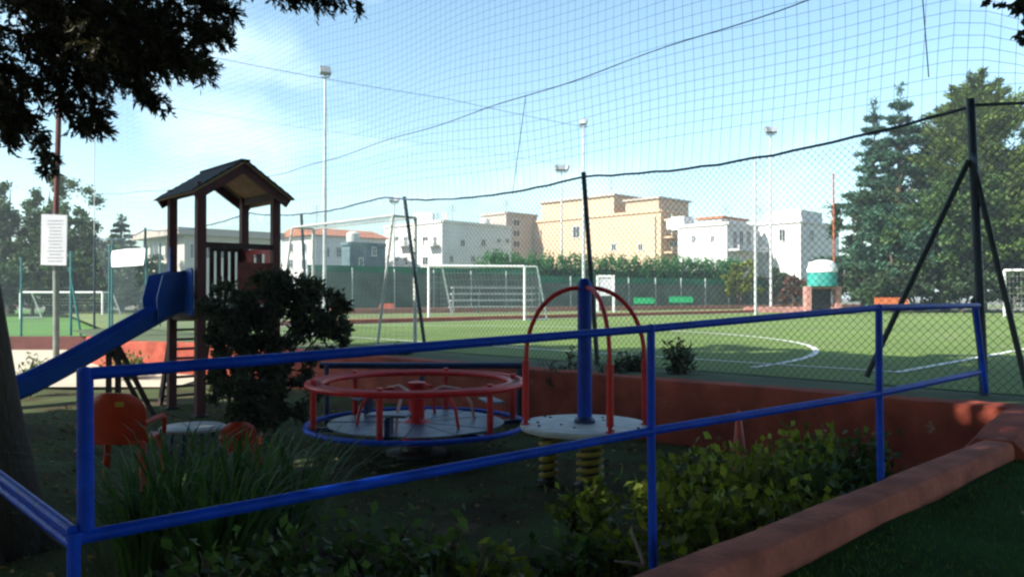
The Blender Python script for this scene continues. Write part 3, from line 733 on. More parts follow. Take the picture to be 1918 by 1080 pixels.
# hedge behind it, pieces that read as separate shrubs
def leafy(name, blobs, n, ll, lw, m, parent, shell=.5, part='crown', per=90):
    p, d = blob_points(blobs, n, shell, per); me = leaves_mesh(part, p, d, ll, lw); return link(part, me, m, parent)
hd = thing('hedge', e0.lerp(e1, .6) - en * 2, 'long bright green clipped hedge showing above the far fence', 'hedge')
bl = []
for k in range(90):
    f_ = .26 + .52 * k / 89; p = e0.lerp(e1, f_) - en * 1.6; hh = 4.0 + .06 * math.sin(k * .5) + .35 * (f_ - .3)
    bl.append(((p.x, p.y, .75 + hh * .5), (.75, .8, hh * .52)))
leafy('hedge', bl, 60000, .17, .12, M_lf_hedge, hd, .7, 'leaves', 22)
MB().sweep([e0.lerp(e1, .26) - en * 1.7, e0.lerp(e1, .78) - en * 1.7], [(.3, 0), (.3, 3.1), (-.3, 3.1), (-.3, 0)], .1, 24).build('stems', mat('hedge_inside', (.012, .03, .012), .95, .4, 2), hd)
def bush(px, yt, d, zb, w, m, label, n=2500, ll=.14, lw=.09, name='shrub', cat='shrub', stems=6):
    p = P(px, yt, d); h = p.z - zb; b = Vector((p.x, d, zb))
    t = thing(name, b, label, cat)
    blobs = []
    for k in range(9):
        a = random.uniform(0, 6.28); rr = w * .5 * random.uniform(.1, .7)
        blobs.append(((p.x + rr * math.cos(a), d + rr * math.sin(a), zb + h * random.uniform(.3, .72)), (w * random.uniform(.2, .32), w * random.uniform(.2, .32), h * random.uniform(.2, .28))))
    leafy(name, blobs, n, ll, lw, m, t, .45, 'foliage')
    mb = MB()
    for k in range(stems):
        a = random.uniform(0, 6.28); q = Vector((math.cos(a) * w * .3, math.sin(a) * w * .3, h * .75)); mb.tube([b, b + q * .5 + Vector((0, 0, .05)), b + q], [.03 * h / 1.5, .02 * h / 1.5, .008], 5)
    mb.build('stem', M_barkg, t, True)
    return t
bush(1385, 474, 70, .75, 3.4, M_lf_lime, 'yellow green bush with pinkish flowers above the far fence', 3000, .25, .18)
for k in range(5):
    pass
bush(1455, 490, 71, .75, 4.5, M_lf_fard, 'dark green bush beside the distant white house', 3000, .28, .2)
bush(1492, 505, 63, .75, 2.5, mat('brown_leaf', (.12, .055, .025), .6, .35, 1.2, island=.4, trans=.25), 'brown leaved bush beside the small tented kiosk', 1800, .22, .16)
bush(690, 505, 60, .75, 6, M_lf_fard, 'dark bush before the terracotta roofed house', 3000, .3, .22)
bush(600, 515, 56, .75, 5, M_lf_far, 'pale green bush behind the play tower hedge', 2500, .3, .22)
# flowers
# grandstand
st0 = P(842, 580, 46.5); st1 = P(1000, 580, 48.5)
t = thing('grandstand', Vector(((st0.x + st1.x) / 2, 47.5, .75)), 'low grey stepped spectator stand behind the mid-pitch goal', 'grandstand')
for k in range(4):
    off = Vector((0, .55 * k, .38 * (k + 1))); a = Vector((st0.x, st0.y, .75)) + off; b = Vector((st1.x, st1.y, .75)) + off
    MB().beam(a, b, .42, .07).build('bench_plank', mat('grey_planks', (.35, .38, .38), .7, .25, 3, .1), t)
    for f_ in (0.02, .33, .66, .98): q = a.lerp(b, f_); MB().beam(Vector((q.x, q.y, .75)), q - UP * .03, .08, .08).build('frame_leg', M_galv, t)
# white panel / door frame
q = P(1118, 574, 52); q1 = P(1150, 574, 52); z1 = P(0, 515, 52).z
t = thing('white_gate', Vector((q.x, 52, .75)), 'narrow white framed gate in the far fence', 'gate')
for px in (1119, 1149): w_ = P(px, 574, 52); MB().box((w_.x, 52, (.75 + z1) / 2), (.14, .1, z1 - .75)).build('gate_post', M_white, t)
MB().box(((q.x + q1.x) / 2, 52, z1 - .07), (q1.x - q.x - .14, .1, .14)).build('lintel', M_white, t)
MB().box(((q.x + q1.x) / 2, 52.02, (.75 + z1) / 2 + .45), (q1.x - q.x - .16, .04, (z1 - .75) * .5)).build('gate_panel', mat('pale_panel', (.6, .6, .62), .6, .2, 2), t)
# benches and blocks
def dugout(x0, x1, yt, yb, d, m, label, name='bench'):
    a = P(x0, yb, d); b = P(x1, yb, d); zt = P(0, yt, d).z; h = zt - a.z; w = b.x - a.x; c = (a + b) / 2
    t = thing(name, Vector((c.x, d, a.z)), label, 'bench')
    MB().prism([(a.x, d + .5, zt), (a.x, d + .5, a.z + h * .25), (a.x, d + .42, a.z + h * .22), (a.x, d + .38, zt)], (w, 0, 0)).build('backrest', m, t)
    MB().box((c.x, d + .2, a.z + h * .35), (w, .42, .07)).build('seat', m, t)
    for f_ in (.08, .92):
        for yy in (.05, .4): MB().box((a.x + w * f_, d + yy, a.z + h * .16), (.07, .07, h * .33)).build('leg', M_dark, t)
    MB().box((c.x, d + .02, a.z + h * .62), (w, .04, h * .45)).build('front_panel', m, t)
dugout(1189, 1226, 557, 573, 56, mat('green_plastic', (.015, .32, .12), .5, .2, 4), 'bright green bench left of its twin before the far fence')
dugout(1256, 1298, 555, 571, 58, MATS['green_plastic'], 'bright green bench right of its twin before the far fence')
dugout(710, 736, 568, 582, 50, M_track, 'small orange red bench by the fence left of the goals')
dugout(1645, 1701, 557, 574, 46, mat('orange_panel', (.62, .16, .05), .6, .2, 4), 'long orange bench at the foot of the tall trees')
# tented kiosk on pink blocks
kc = P(1540, 570, 45); t = thing('kiosk', Vector((kc.x, 45, .75)), 'small domed kiosk with white top and teal skirt on pink supports', 'kiosk')
zb = P(0, 536, 45).z; zt = P(0, 487, 45).z; zmid = P(0, 510, 45).z; w = 27 / F * 45
MB().lathe([(w * .98, zb), (w, zb + .2), (w * .97, zmid)], (kc.x, 45, 0), 20).build('skirt', mat('teal_canvas', (.03, .3, .26), .7, .3, 2, .1), t, True)
MB().lathe([(w * 1.0, zmid), (w * 1.02, zmid + .15), (w * .85, zt - .12), (w * .4, zt), (0, zt + .03)], (kc.x, 45, 0), 20).build('dome', M_white, t, True)
for px in (1512, 1568): c = P(px, 570, 45); MB().box((c.x, 45, (.75 + zb) / 2), (.32, .5, zb - .75)).build('support', mat('pink_plaster', (.5, .24, .2), .8, .2, 3, .2), t, bevel=.02)
MB().box((kc.x, 45.2, zb - .08), (w * 2, .8, .12)).build('platform', mat('pink_plaster', (.5, .24, .2)), t)
MB().box((kc.x, 45.4, (.75 + zb) / 2), (w * 1.5, .2, zb - .95)).build('dark_opening', M_black, t)  # black panel standing in for the shaded opening under the dome
# low pink wall by kiosk
a = P(1395, 582, 50.5); b = P(1578, 574, 50.5)
o = MB().sweep([(a.x, 50.6, .75), (b.x, 50.6, .75)], [(.15, -.1), (.15, .35), (-.15, .35), (-.15, -.1)], .004, 8).build('low_wall', mat('pink_plaster', (.5, .24, .2)), smooth=True); tag(o, 'low pink wall under the domed kiosk', 'wall')

# ------------------------------------------------------------------ buildings
def solve(N0, dirv, px):
    k = (px - 959) / F; return (k * N0.y - N0.x) / (dirv.x - k * dirv.y)
def building(pc, d, pl, pr, yt, label, m, cat='building', roof='flat', rm=None, name='apartment_building', zb=.7):
    n0 = P(pc, 500, d); n0.z = zb; zt = P(0, yt, d).z
    sl = solve(n0, U, pl); srr = solve(n0, V, pr); a = n0 + U * sl; b = n0 + V * srr; c = a + V * srr
    t = thing(name, n0 + (U * sl + V * srr) / 2, label, cat, 'buildings beyond the pitches')
    w = MB().prism([n0, b, c, a], UP * (zt - zb)).build('wall', m, t)
    t['dims'] = (0., 0.); del t['dims']
    H = zt
    if roof == 'flat':
        for p0, p1 in ((a, n0), (n0, b)):
            MB().beam(Vector((p0.x, p0.y, zt + .12)), Vector((p1.x, p1.y, zt + .12)), .3, .28).build('parapet', rm or m, t)
    if roof == 'gable':
        r0 = n0 + U * sl / 2; oh = .5; hz = min(sl, srr) * .16
        pts = [n0 - U * oh - V * oh, r0 - V * oh, a + U * oh - V * oh]
        MB().prism([Vector((pts[0].x, pts[0].y, zt + .02)), Vector((pts[1].x, pts[1].y, zt + hz)), Vector((pts[2].x, pts[2].y, zt + .02))], V * (srr + 2 * oh)).build('roof', rm, t)
    info = dict(t=t, n0=n0, sl=sl, sr=srr, zt=zt, zb=zb)
    return info
def window(bi, face, px, y0, y1, wpx, frame=M_offwhite, glass=M_glass, shutter=None):
    dirv, nrm = (U, -V) if face == 'L' else (V, -U)
    s0 = solve(bi['n0'], dirv, px - wpx / 2); s1 = solve(bi['n0'], dirv, px + wpx / 2); c = bi['n0'] + dirv * ((s0 + s1) / 2); w = abs(s1 - s0)
    za = P(0, y1, c.y).z; zb_ = P(0, y0, c.y).z; h = zb_ - za; Mx = Matrix((dirv, nrm, UP)).transposed()
    cc = Vector((c.x, c.y, (za + zb_) / 2)) + nrm * .02
    mb = MB(); f_ = .09
    mb.box(cc + UP * (h / 2 - f_ / 2), (w, .10, f_), Mx).box(cc - UP * (h / 2 - f_ / 2), (w + .12, .14, f_), Mx)
    for sg in (-1, 1): mb.box(cc + dirv * sg * (w / 2 - f_ / 2), (f_, .09, h - 2 * f_), Mx)
    mb.box(cc, (.06, .08, h - 2 * f_), Mx)
    fo = mb.build('window', frame, bi['t'])
    MB().box(cc, (w - 2 * f_, .04, h - 2 * f_), Mx).build('pane', glass, fo)
def balcony(bi, face, px0, px1, yfl, yrail, m, depth=1.2):
    dirv, nrm = (U, -V) if face == 'L' else (V, -U)
    s0 = solve(bi['n0'], dirv, px0); s1 = solve(bi['n0'], dirv, px1); a = bi['n0'] + dirv * s0; b = bi['n0'] + dirv * s1; c = (a + b) / 2
    z0 = P(0, yfl, c.y).z; z1 = P(0, yrail, c.y).z; Mx = Matrix((dirv, nrm, UP)).transposed(); w = abs(s1 - s0)
    o = MB().box(Vector((c.x, c.y, z0)) + nrm * depth / 2, (w, depth, .2), Mx).build('balcony', m, bi['t'])
    MB().box(Vector((c.x, c.y, (z0 + z1) / 2 + .1)) + nrm * (depth - .06), (w, .1, z1 - z0 - .2), Mx).build('balcony_front', m, o)
M_bw = mat('white_render', (.64, .63, .61), .85, .1, .4, .05, detail=7)
M_bg = mat('cream_render', (.60, .55, .47), .85, .1, .4, .05, detail=7)
M_bb = mat('beige_render', (.56, .395, .265), .85, .1, .3, .05, detail=7)
M_bgr = mat('grey_beige_render', (.42, .36, .31), .85, .12, .4, .05, detail=7)
M_tile = mat('terracotta_tiles', (.42, .16, .08), .85, .3, 3, .3)
M_teal_b = mat('teal_shed', (.10, .17, .19), .7, .25, 1, .1)
b1 = building(345, 62, 268, 512, 440, 'long low white house with glazed front behind the play tower', M_bg, roof='none', name='house', cat='house')
n0 = b1['n0']; MB().prism([Vector((p.x, p.y, b1['zt'])) for p in (n0 - U * .8 - V * .8, n0 + V * (b1['sr'] + .6) - U * .8, n0 + V * (b1['sr'] + .6) + U * (b1['sl'] + .6), n0 + U * (b1['sl'] + .6) - V * .8)], UP * .55).build('roof', M_bgr, b1['t'])
for px in (362, 392, 420, 450, 482): window(b1, 'R', px, 455, 485, 17)
for px in (290, 318): window(b1, 'L', px, 452, 486, 17)
b2 = building(590, 80, 528, 722, 440, 'white house with terracotta roof beyond the bush', M_bw, roof='gable', rm=M_tile, name='house', cat='house')
for px in (545, 570):
    for y in (455, 485): window(b2, 'L', px, y, y + 18, 10)
for px in (612, 634): window(b2, 'R', px, 462, 482, 11)
b2b = building(655, 72, 640, 722, 458, 'low teal grey outbuilding beside the white house', M_teal_b, roof='flat', name='outbuilding', cat='building')
window(b2b, 'R', 700, 462, 480, 9); window(b2b, 'R', 676, 482, 500, 9)
b3 = building(828, 85, 720, 958, 416, 'white apartment block with a bright left wall and grey shaded side', M_bw, rm=M_offwhite)
for px in (742, 797):
    for y in (442, 480): window(b3, 'L', px, y, y + 17, 11)
for px in (866, 905): window(b3, 'R', px, 448, 462, 9)
for px in (934, 950):
    for y in (446, 484): window(b3, 'R', px, y, y + 10, 7)
q = b3['n0'] + U * 1.2 + V * 1.4; MB().box(Vector((q.x, q.y, b3['zt'] + .6)), (.7, .7, 1.2)).build('chimney', M_offwhite, b3['t'])
q = b3['n0'] + U * 6.2 + V * 2.5; MB().box(Vector((q.x, q.y, b3['zt'] + .8)), (2.2, 2.2, 1.6)).build('stair_head', M_bw, b3['t'])
b4 = building(948, 98, 902, 1006, 400, 'grey beige apartment block with a column of stair windows', M_bgr)
for y in (410, 430, 450, 470): window(b4, 'R', 967, y, y + 14, 13)
b5 = building(1238, 88, 1000, 1282, 396, 'large plain beige apartment block with balconies at its right end', M_bb)
window(b5, 'L', 1080, 423, 446, 14)
for px0, px1, yt_ in ((1012, 1148, 378), (1170, 1232, 379)):
    s0 = solve(b5['n0'], U, px0); s1 = solve(b5['n0'], U, px1); c = b5['n0'] + U * ((s0 + s1) / 2) + V * 3.2; zt_ = P(0, yt_, c.y).z
    Mx = Matrix((U, V, UP)).transposed(); MB().box(Vector((c.x, c.y, (b5['zt'] + zt_) / 2)), (abs(s1 - s0), 6, zt_ - b5['zt']), Mx).build('roof_storey', M_bb, b5['t'])
    MB().box(Vector((c.x, c.y, zt_ + .12)), (abs(s1 - s0) + .5, 6.5, .22), Mx).build('roof_slab', M_bgr, b5['t'])
for y in (414, 446, 474): balcony(b5, 'R', 1242, 1278, y, y - 10, M_bb); 
for y in (398, 424, 452): window(b5, 'R', 1262, y, y + 14, 16)
s1 = solve(b5['n0'], U, 1008); q = b5['n0'] + U * (s1 - .5) - V * .1; MB().tube([Vector((q.x, q.y, .8)), Vector((q.x, q.y, b5['zt'] - 1))], .09, 6).build('drain_pipe', M_bgr, b5['t'])
q = b5['n0'] + U * .7 - V * .1; MB().tube([Vector((q.x, q.y, .8)), Vector((q.x, q.y, b5['zt'] - .5))], .09, 6).build('drain_pipe', M_bgr, b5['t'])
b6 = building(1362, 78, 1270, 1420, 420, 'white house with a shaded balcony front right of the beige block', M_bw, name='house', cat='house')
for px in (1376, 1388, 1402): window(b6, 'R', px, 432, 466, 8)
balcony(b6, 'R', 1364, 1418, 470, 461, M_bw)
q = b6['n0'] + U * 2.2 + V * 3; Mx = Matrix((U, V, UP)).transposed(); zt_ = P(0, 410, 80).z
MB().box(Vector((q.x, q.y, (b6['zt'] + zt_) / 2)), (2.6, 5, zt_ - b6['zt']), Mx).build('roof_room', M_bw, b6['t']); MB().box(Vector((q.x, q.y, zt_ + .1)), (3, 5.4, .22), Mx).build('roof_slab', M_tile, b6['t'])
q = b6['n0'] + U * 7 + V * 3; MB().box(Vector((q.x, q.y, b6['zt'] + .7)), (1.6, 2, 1.4), Mx).build('roof_room', M_bw, b6['t'])
b7 = building(1500, 80, 1398, 1572, 416, 'white stepped house partly hidden by the tented kiosk', M_bw, name='house', cat='house')
window(b7, 'L', 1466, 428, 452, 13); window(b7, 'L', 1440, 470, 486, 8); window(b7, 'R', 1520, 430, 450, 9)
q = b7['n0'] + U * 2.0 + V * 3.0; zt_ = P(0, 397, 83).z; MB().box(Vector((q.x, q.y, (b7['zt'] + zt_) / 2)), (3.6, 5, zt_ - b7['zt']), Mx).build('upper_storey', M_bw, b7['t'])

def antenna(bi, su, sv, h):
    q = bi['n0'] + U * su + V * sv; z = bi['zt']; mb = MB(); mb.tube([(q.x, q.y, z), (q.x, q.y, z + h)], .04, 5)
    for k in range(4): mb.tube([(q.x - .5 + .05 * k, q.y, z + h * (.7 + .09 * k)), (q.x + .5 - .05 * k, q.y + .2, z + h * (.7 + .09 * k))], .02, 4)
    mb.build('antenna', M_galv, bi['t'])
for a_ in ((b3, 3, 4, 2.4), (b3, 8, 6, 2.0), (b2, 3, 2, 3.4), (b4, 3, 3, 2.2), (b6, 3, 5, 2.5), (b7, 6, 3, 2.2), (b5, 10, 4, 5.6)): antenna(*a_)
def tank(bi, su, sv):
    q = bi['n0'] + U * su + V * sv; MB().lathe([(.55, .1), (.6, .3), (.6, 1.1), (.3, 1.3), (0, 1.32)], (q.x, q.y, bi['zt']), 12).build('water_tank', M_offwhite, bi['t'], True)
tank(b3, 3, 9); tank(b6, 8, 2.5); tank(b2b, 1, 1); tank(b7, 9, 2)
for px in (845, 885, 925): window(b3, 'R', px, 478, 492, 8)
for px, y in ((760, 442), (760, 480), (815, 442)): balcony(b3, 'L', px - 9, px + 9, y + 18, y + 9, M_offwhite, .9); window(b3, 'L', px, y, y + 18, 8)
for px in (1300, 1335): window(b6, 'L', px, 440, 455, 9)
for px in (1150, 1200): window(b5, 'L', px, 455, 470, 10)
# ------------------------------------------------------------------ left fence, banner
lf = thing('wire_fence', Vector((-16, 26, .5)), 'thin teal posts and wires of the fence along the left field', 'fence')
for px, yt, yb, d in ((40, 482, 632, 24.4), (210, 455, 628, 26), (300, 455, 622, 27)):
    MB().tube([P(px, yt, d), P(px, yb + 4, d)], .035, 8).build('post', M_teal, lf, True)
MB().tube([P(130, 500, 24.4), P(152, 628, 24.4)], .035, 8).build('brace', M_teal, lf, True); MB().tube([P(133, 470, 24.4), P(133, 628, 24.4)], .04, 8).build('post', M_teal, lf, True)
for z in (1.0, 1.5, 2.0, 2.5): MB().tube([(-30, 24.45, z), P(133, 600, 24.4) * 1 + UP * (z - P(133, 600, 24.4).z)], .004, 4).build('wire', M_wire, lf)
mb = MB()
for x in np.arange(-30, -13.5, .09):
    for sg in (-1, 1): mb.tube([(x, 24.42, .55), (x + sg * 1.95, 24.42, 2.5)], .0022, 3, cap=False)
mb.build('wire_mesh', M_wire, lf, kind='stuff')
bn = thing('banner', P(240, 500, 23.8), 'white blank banner tied to the fence at left', 'banner')
pts = [(208, 470), (239, 466), (271, 465), (270, 481), (268, 496), (240, 499), (209, 500), (207, 485)]
MB().prism([P(x, y, 24.1 - (x - 208) / 62 * .9 + (500 - y) / 34 * .25 + .04 * math.sin(x)) for x, y in pts], (0, .02, 0)).build('cloth', M_white, bn)
for x, y in ((208, 470), (271, 465), (268, 496), (209, 500)): a = P(x, y, 24.1 - (x - 208) / 62 * .9 + (500 - y) / 34 * .25); MB().tube([a, a + Vector((.12 if x > 240 else -.12, .05, .1))], .008, 4).build('tie', M_rope, bn)
for px, d_ in ((205, 24.3), (274, 23.3)): a = P(px, 460, d_); MB().tube([a, (a.x, a.y, .05)], .03, 6).build('post', M_teal, bn, True)

# ------------------------------------------------------------------ trees
def tree(px, yt, d, w, m, label, zb=.5, n=6000, ll=.4, lw=.28, kind='round', name='tree', group=None, bark=M_barkg):
    p = P(px, yt, d); h = p.z - zb; b = Vector((p.x, d, zb))
    t = thing(name, b, label, 'tree', group)
    mb = MB(); trunk_mb(mb, [b, b + Vector((.1, 0, h * .3)), b + Vector((-.1, .1, h * .6)), b + Vector((0, 0, h * .9))], .03 * h, .02)
    blobs = []; limbs = []
    if kind == 'round':
        for k in range(16):
            zf = random.uniform(.16, .86); a = random.uniform(0, 6.28); mr = w * .5 * math.sin(math.pi * min(.96, max(.14, zf * .92 + .08))) ** .6
            rr = mr * random.uniform(.3, .8); c = b + Vector((rr * math.cos(a), rr * math.sin(a), zf * h)); s_ = random.uniform(.17, .27)
            blobs.append((tuple(c), (w * s_, w * s_, h * s_ * .75))); limbs.append(c)
        blobs.append((tuple(b + UP * h * .88), (w * .16, w * .16, h * .12)))
        ll *= .6; lw *= .55; pts, dr = blob_points(blobs, int(n * 2.0), .55, 120)
    else:                                                # tiered conifer
        ll *= .46; lw *= .5; n *= 2.3; P_, D_r = [], []
        tiers = 15 if kind == 'cedar' else 20
        for i in range(tiers):
            zf = .1 + .88 * i / tiers; rad = w * .5 * (1 - zf) ** (.95 if kind == 'cedar' else .6) * random.uniform(.7, 1.2) + .12
            for k in range(8 if kind == 'cedar' else 10):
                a = random.uniform(0, 6.28); l = rad * random.uniform(.75, 1.1); dv = np.array([math.cos(a), math.sin(a), 0.])
                rise = random.uniform(-.02, .2) if kind == 'cedar' else random.uniform(.25, .7)
                nn = max(6, int(n / tiers / 8 * (l / (w * .3) + .25)))
                u_ = rng.uniform(.15, 1, nn) ** .7; spread = (.05 + .10 * l) * (1 - .5 * u_)
                q = np.array(b) + np.array([0, 0, zf * h]) + dv * (u_ * l)[:, None] + rng.normal(size=(nn, 3)) * np.array([1, 1, .28 if kind == 'cedar' else .7]) * spread[:, None]
                q[:, 2] += u_ * l * rise - (.10 * l * u_ ** 2 if kind == 'cedar' else 0)
                P_.append(q); D_r.append(dv + rng.normal(size=(nn, 3)) * .5 + np.array([0, 0, rise]))
                limbs.append(b + UP * zf * h + Vector(dv) * l * .7 + UP * rise * l * .7)
        q = np.array(b) + np.array([0, 0, h]) + rng.normal(size=(160, 3)) * np.array([.12, .12, .0]) - np.array([0, 0, 1]) * rng.uniform(-.02, .14, (160, 1)) * h; P_.append(q); D_r.append(rng.normal(size=(160, 3)) * .5 + np.array([0, 0, .6]))
        pts = np.concatenate(P_); dr = np.concatenate(D_r)
    link('crown', leaves_mesh('crown', pts, dr, ll, lw), m, t)
    for c in limbs[::2 if kind == 'round' else 5]:
        z = max(zb + h * .12, c.z - (c - Vector((b.x, b.y, c.z))).length * .6); mb.tube([Vector((b.x, b.y, z)), Vector((b.x, b.y, z)).lerp(c, .5) + UP * .05 * h * .3, c], [.012 * h, .007 * h, .01], 5)
    mb.build('trunk', bark, t, True)
    return t
G1 = 'trees beyond the left field'
tree(-60, 310, 52, 10, M_lf_fard, 'dense dark tree cut by the left photo edge', .5, 7000, group=G1)
tree(18, 326, 56, 9, M_lf_far, 'rounded tree left of the notice board', .5, 7500, group=G1)
tree(92, 332, 58, 8, M_lf_far, 'tall tree directly behind the notice board', .5, 7500, group=G1)
tree(150, 404, 54, 6.5, M_lf_fard, 'lower dark tree right of the notice board', .5, 6500, group=G1)
tree(228, 408, 60, 6, M_lf_fard, 'pointed conifer between the banner and the notice board', .5, 5500, kind='cedar', group=G1)
tree(190, 468, 50, 7, M_lf_fard, 'dark bushy tree behind the white banner', .5, 6500, group=G1)
tree(285, 492, 48, 6, M_lf_fard, 'low dark tree under the house beside the slide', .5, 5000, group=G1)
tree(60, 470, 50, 9, M_lf_fard, 'broad dark tree behind the small left goal', .5, 6500, group=G1)
G2 = 'tall trees at the right of the pitch'
tree(1688, 166, 56, 12.5, M_lf_cedar, 'blue green cedar with a pointed top right of the orange pole', .75, 17000, .75, .20, 'cedar', group=G2)
tree(1640, 190, 60, 8, M_lf_cedar, 'slimmer blue green cedar half behind the pointed cedar', .75, 9000, .75, .20, 'cedar', group=G2)
tree(1835, 146, 54, 14, leafm('cypress_leaf', (.11, .17, .03), .5, .3), 'broad yellow green conifer behind the corner post', .75, 19000, .8, .2, 'cypress', group=G2)
tree(1968, 200, 57, 12, M_lf_fard, 'dark tree at the right photo edge', .75, 9000, group=G2)
tree(1618, 352, 56, 5.4, M_lf_fard, 'lower dark tree with drooping side left of the cedar', .75, 8000, group=G2)
tree(1672, 385, 52, 6.5, M_lf_cedar, 'leafy tree in front of the cedar foot', .75, 7500, group=G2)
tree(1770, 330, 52, 9, M_lf_far, 'olive green tree below the yellow green conifer', .75, 9500, group=G2)
tree(1890, 318, 51, 9, leafm('bright_tree_leaf', (.10, .17, .03), .5), 'brighter green tree right of the corner post', .75, 9000, group=G2)
for i, (px, yt, d) in enumerate(((1650, 500, 50), (1715, 475, 50), (1800, 480, 49), (1890, 490, 48.5))):
    bush(px, yt, d, .75, 4.4, M_lf_fard, ['low dark shrub behind the kiosk under the trees', 'low dark shrub above the orange bench', 'low dark shrub between bench and corner post', 'low dark shrub behind the right goal'][i], 5000, .22, .14)

# overhanging conifer at left: trunk in the frame, foliage above
tr = P(8, 960, 5.6); tb_ = Vector((-3.60, 5.6, -.05))
con = thing('conifer_tree', tb_, 'dark conifer trunk at left edge with branches hanging over the slide', 'tree')
mb = MB(); trunk_mb(mb, [tb_, tb_ + Vector((-.02, 0, .25)), tb_ + Vector((-.14, 0, 1.0)), tb_ + Vector((-.3, 0, 2.2)), tb_ + Vector((-.4, 0, 4.5)), tb_ + Vector((-.4, 0, 8.5))], .39, .14, 14)
for a in range(5): mb.tube([tb_ + Vector((0, 0, .22)), tb_ + Vector((.3 * math.cos(a * 1.3), .3 * math.sin(a * 1.3), .08)), tb_ + Vector((.55 * math.cos(a * 1.3), .55 * math.sin(a * 1.3), -.04))], [.16, .1, .04], 7)
mb.build('trunk', M_bark, con, True)
pts_l, dir_l = [], []; bm = MB()
def spray(c0, c1, ln, nleaf, thick=.12, hang=.0):
    """a branch from c0 to c1 with side twigs carrying needles"""
    c0 = Vector(c0); c1 = Vector(c1); n = 7; pth = []
    for k in range(n + 1):
        t = k / n; q = c0.lerp(c1, t) + Vector(rng.normal(size=3)) * .03 - UP * hang * t * t; pth.append(q)
    bm.tube(pth, [.014 * (1 - .8 * k / n) + .002 for k in range(n + 1)], 4)
    ax = (c1 - c0).normalized()
    for j in range(int(nleaf * .82)):
        t = random.uniform(.08, 1) ** .8; k = min(n - 1, int(t * n)); base = pth[k].lerp(pth[k + 1], t * n - k)
        dv = Vector(rng.normal(size=3)); dv.z -= .35; dv = (ax * .9 + dv * .75).normalized(); tl = thick * random.uniform(.5, 1.5) * (1.15 - .7 * t)
        m = 19
        for i in range(m):
            u_ = random.uniform(0, 1); q = base + dv * tl * u_ - UP * .04 * u_
            pts_l.append(tuple(q)); d2 = dv + Vector(rng.normal(size=3)) * .45; dir_l.append(tuple(d2))
# blobs of the hanging crown given as (px, py, d, radius px, count)
lim = [((-60, -40), (90, 60)), ((-60, -60), (200, 30)), ((-40, -80), (330, 20)), ((60, -60), (400, -10))]
for px0, py0, px1, py1, d, cnt, th in (
    (-60, 30, 130, 120, 4.6, 95, .26), (-40, -30, 260, 60, 4.8, 140, .28), (60, -60, 400, 10, 5.0, 150, .28), (100, 40, 290, 140, 4.7, 140, .26), (200, 30, 420, 85, 5.0, 95, .17),
    (190, 80, 385, 135, 4.9, 95, .17), (180, 110, 325, 225, 4.7, 70, .12), (90, 110, 190, 245, 4.6, 85, .15), (-40, 120, 60, 250, 4.5, 90, .17), (-40, 170, 25, 275, 4.4, 60, .13),
    (60, 120, 150, 255, 4.8, 60, .13), (-60, 60, 70, 190, 4.4, 70, .18), (300, -60, 440, 60, 5.1, 70, .18), (380, -60, 560, -4, 5.2, 70, .12), (480, -50, 680, 2, 5.3, 80, .11), (20, -30, 200, 100, 4.3, 150, .28),
    (160, 20, 340, 110, 4.4, 130, .25), (220, 60, 400, 150, 5.3, 70, .16), (150, 60, 260, 185, 5.1, 110, .22), (50, 60, 190, 160, 5.2, 130, .26), (40, 200, 100, 315, 4.7, 16, .10), (75, 275, 104, 330, 4.7, 26, .07), (-80, 40, 20, 210, 4.9, 60, .2),
    (250, 0, 420, 100, 4.6, 60, .15), (280, 100, 370, 150, 4.6, 30, .10), (10, 180, 20, 262, 4.7, 30, .1), (130, -20, 330, 70, 5.2, 140, .26), (0, -20, 130, 60, 5.0, 140, .28)):
    dd = d + random.uniform(-.15, .15)
    if px1 < 450: py0 -= 26; py1 -= 26; px0 -= 8; px1 -= 8
    else: py1 += 6
    spray(P(px0, py0, dd + random.uniform(-.3, .3)), P(px1, py1, dd), 0, cnt, th)
link('foliage', leaves_mesh('foliage', np.array(pts_l), np.array(dir_l), .05, .013, bend=.3), M_lf_conifer, con)
for (px, py, d) in ((60, 30, 4.7), (200, 20, 4.8), (330, -20, 5.0), (560, -60, 5.2)):
    e = P(px, py, d); s_ = tb_ + Vector((-.4, 0, 4.0)); bm.tube([s_, s_.lerp(e, .5) + UP * .25, e], [.09, .06, .03], 7)
bm.build('branch', M_bark, con, True)

# leafy trees that shade the playground, standing outside the frame
def shade_tree(base, cr, label, n=9000, ll=.34, lw=.22):
    b = Vector(base); t = thing('shade_tree', b, label, 'tree', 'trees shading the playground')
    blobs = []
    for c, r, h in cr:
        for k in range(12):
            a = k * 2.39996; rr = r * .8 * math.sqrt((k + .3) / 12); blobs.append(((c[0] + rr * math.cos(a), c[1] + rr * math.sin(a), c[2] + random.uniform(-.35, .35) * h), (r * .38, r * .38, h * .6)))
    p, d = blob_points(blobs, int(n * 1.25), .1, 45); link('crown', leaves_mesh('crown', p, d, ll, lw), M_lf_shade, t)
    mb = MB()
    for c, r, h in cr:
        cv = Vector(c); mb.tube([b, b.lerp(Vector((b.x, b.y, cv.z)), .5), cv - UP * .5], [.26, .2, .06], 9)
    mb.build('trunk', M_bark, t, True)
shade_tree((-9.2, 6.2, 0), [((-9, 7.5, 8.2), 4.2, 1.8), ((-6.2, 5.4, 8.0), 3.2, 1.6), ((-5.5, 8.8, 8.7), 2.6, 1.2)], 'shade tree left of the playground outside the picture', 24000)
shade_tree((-13.0, 1.0, 0), [((-12.5, 2, 7.6), 4.4, 1.9), ((-14.5, 4.6, 7.4), 3.6, 1.9), ((-17, 1.5, 6.6), 3.8, 2.4)], 'shade tree far left of the camera', 24000)
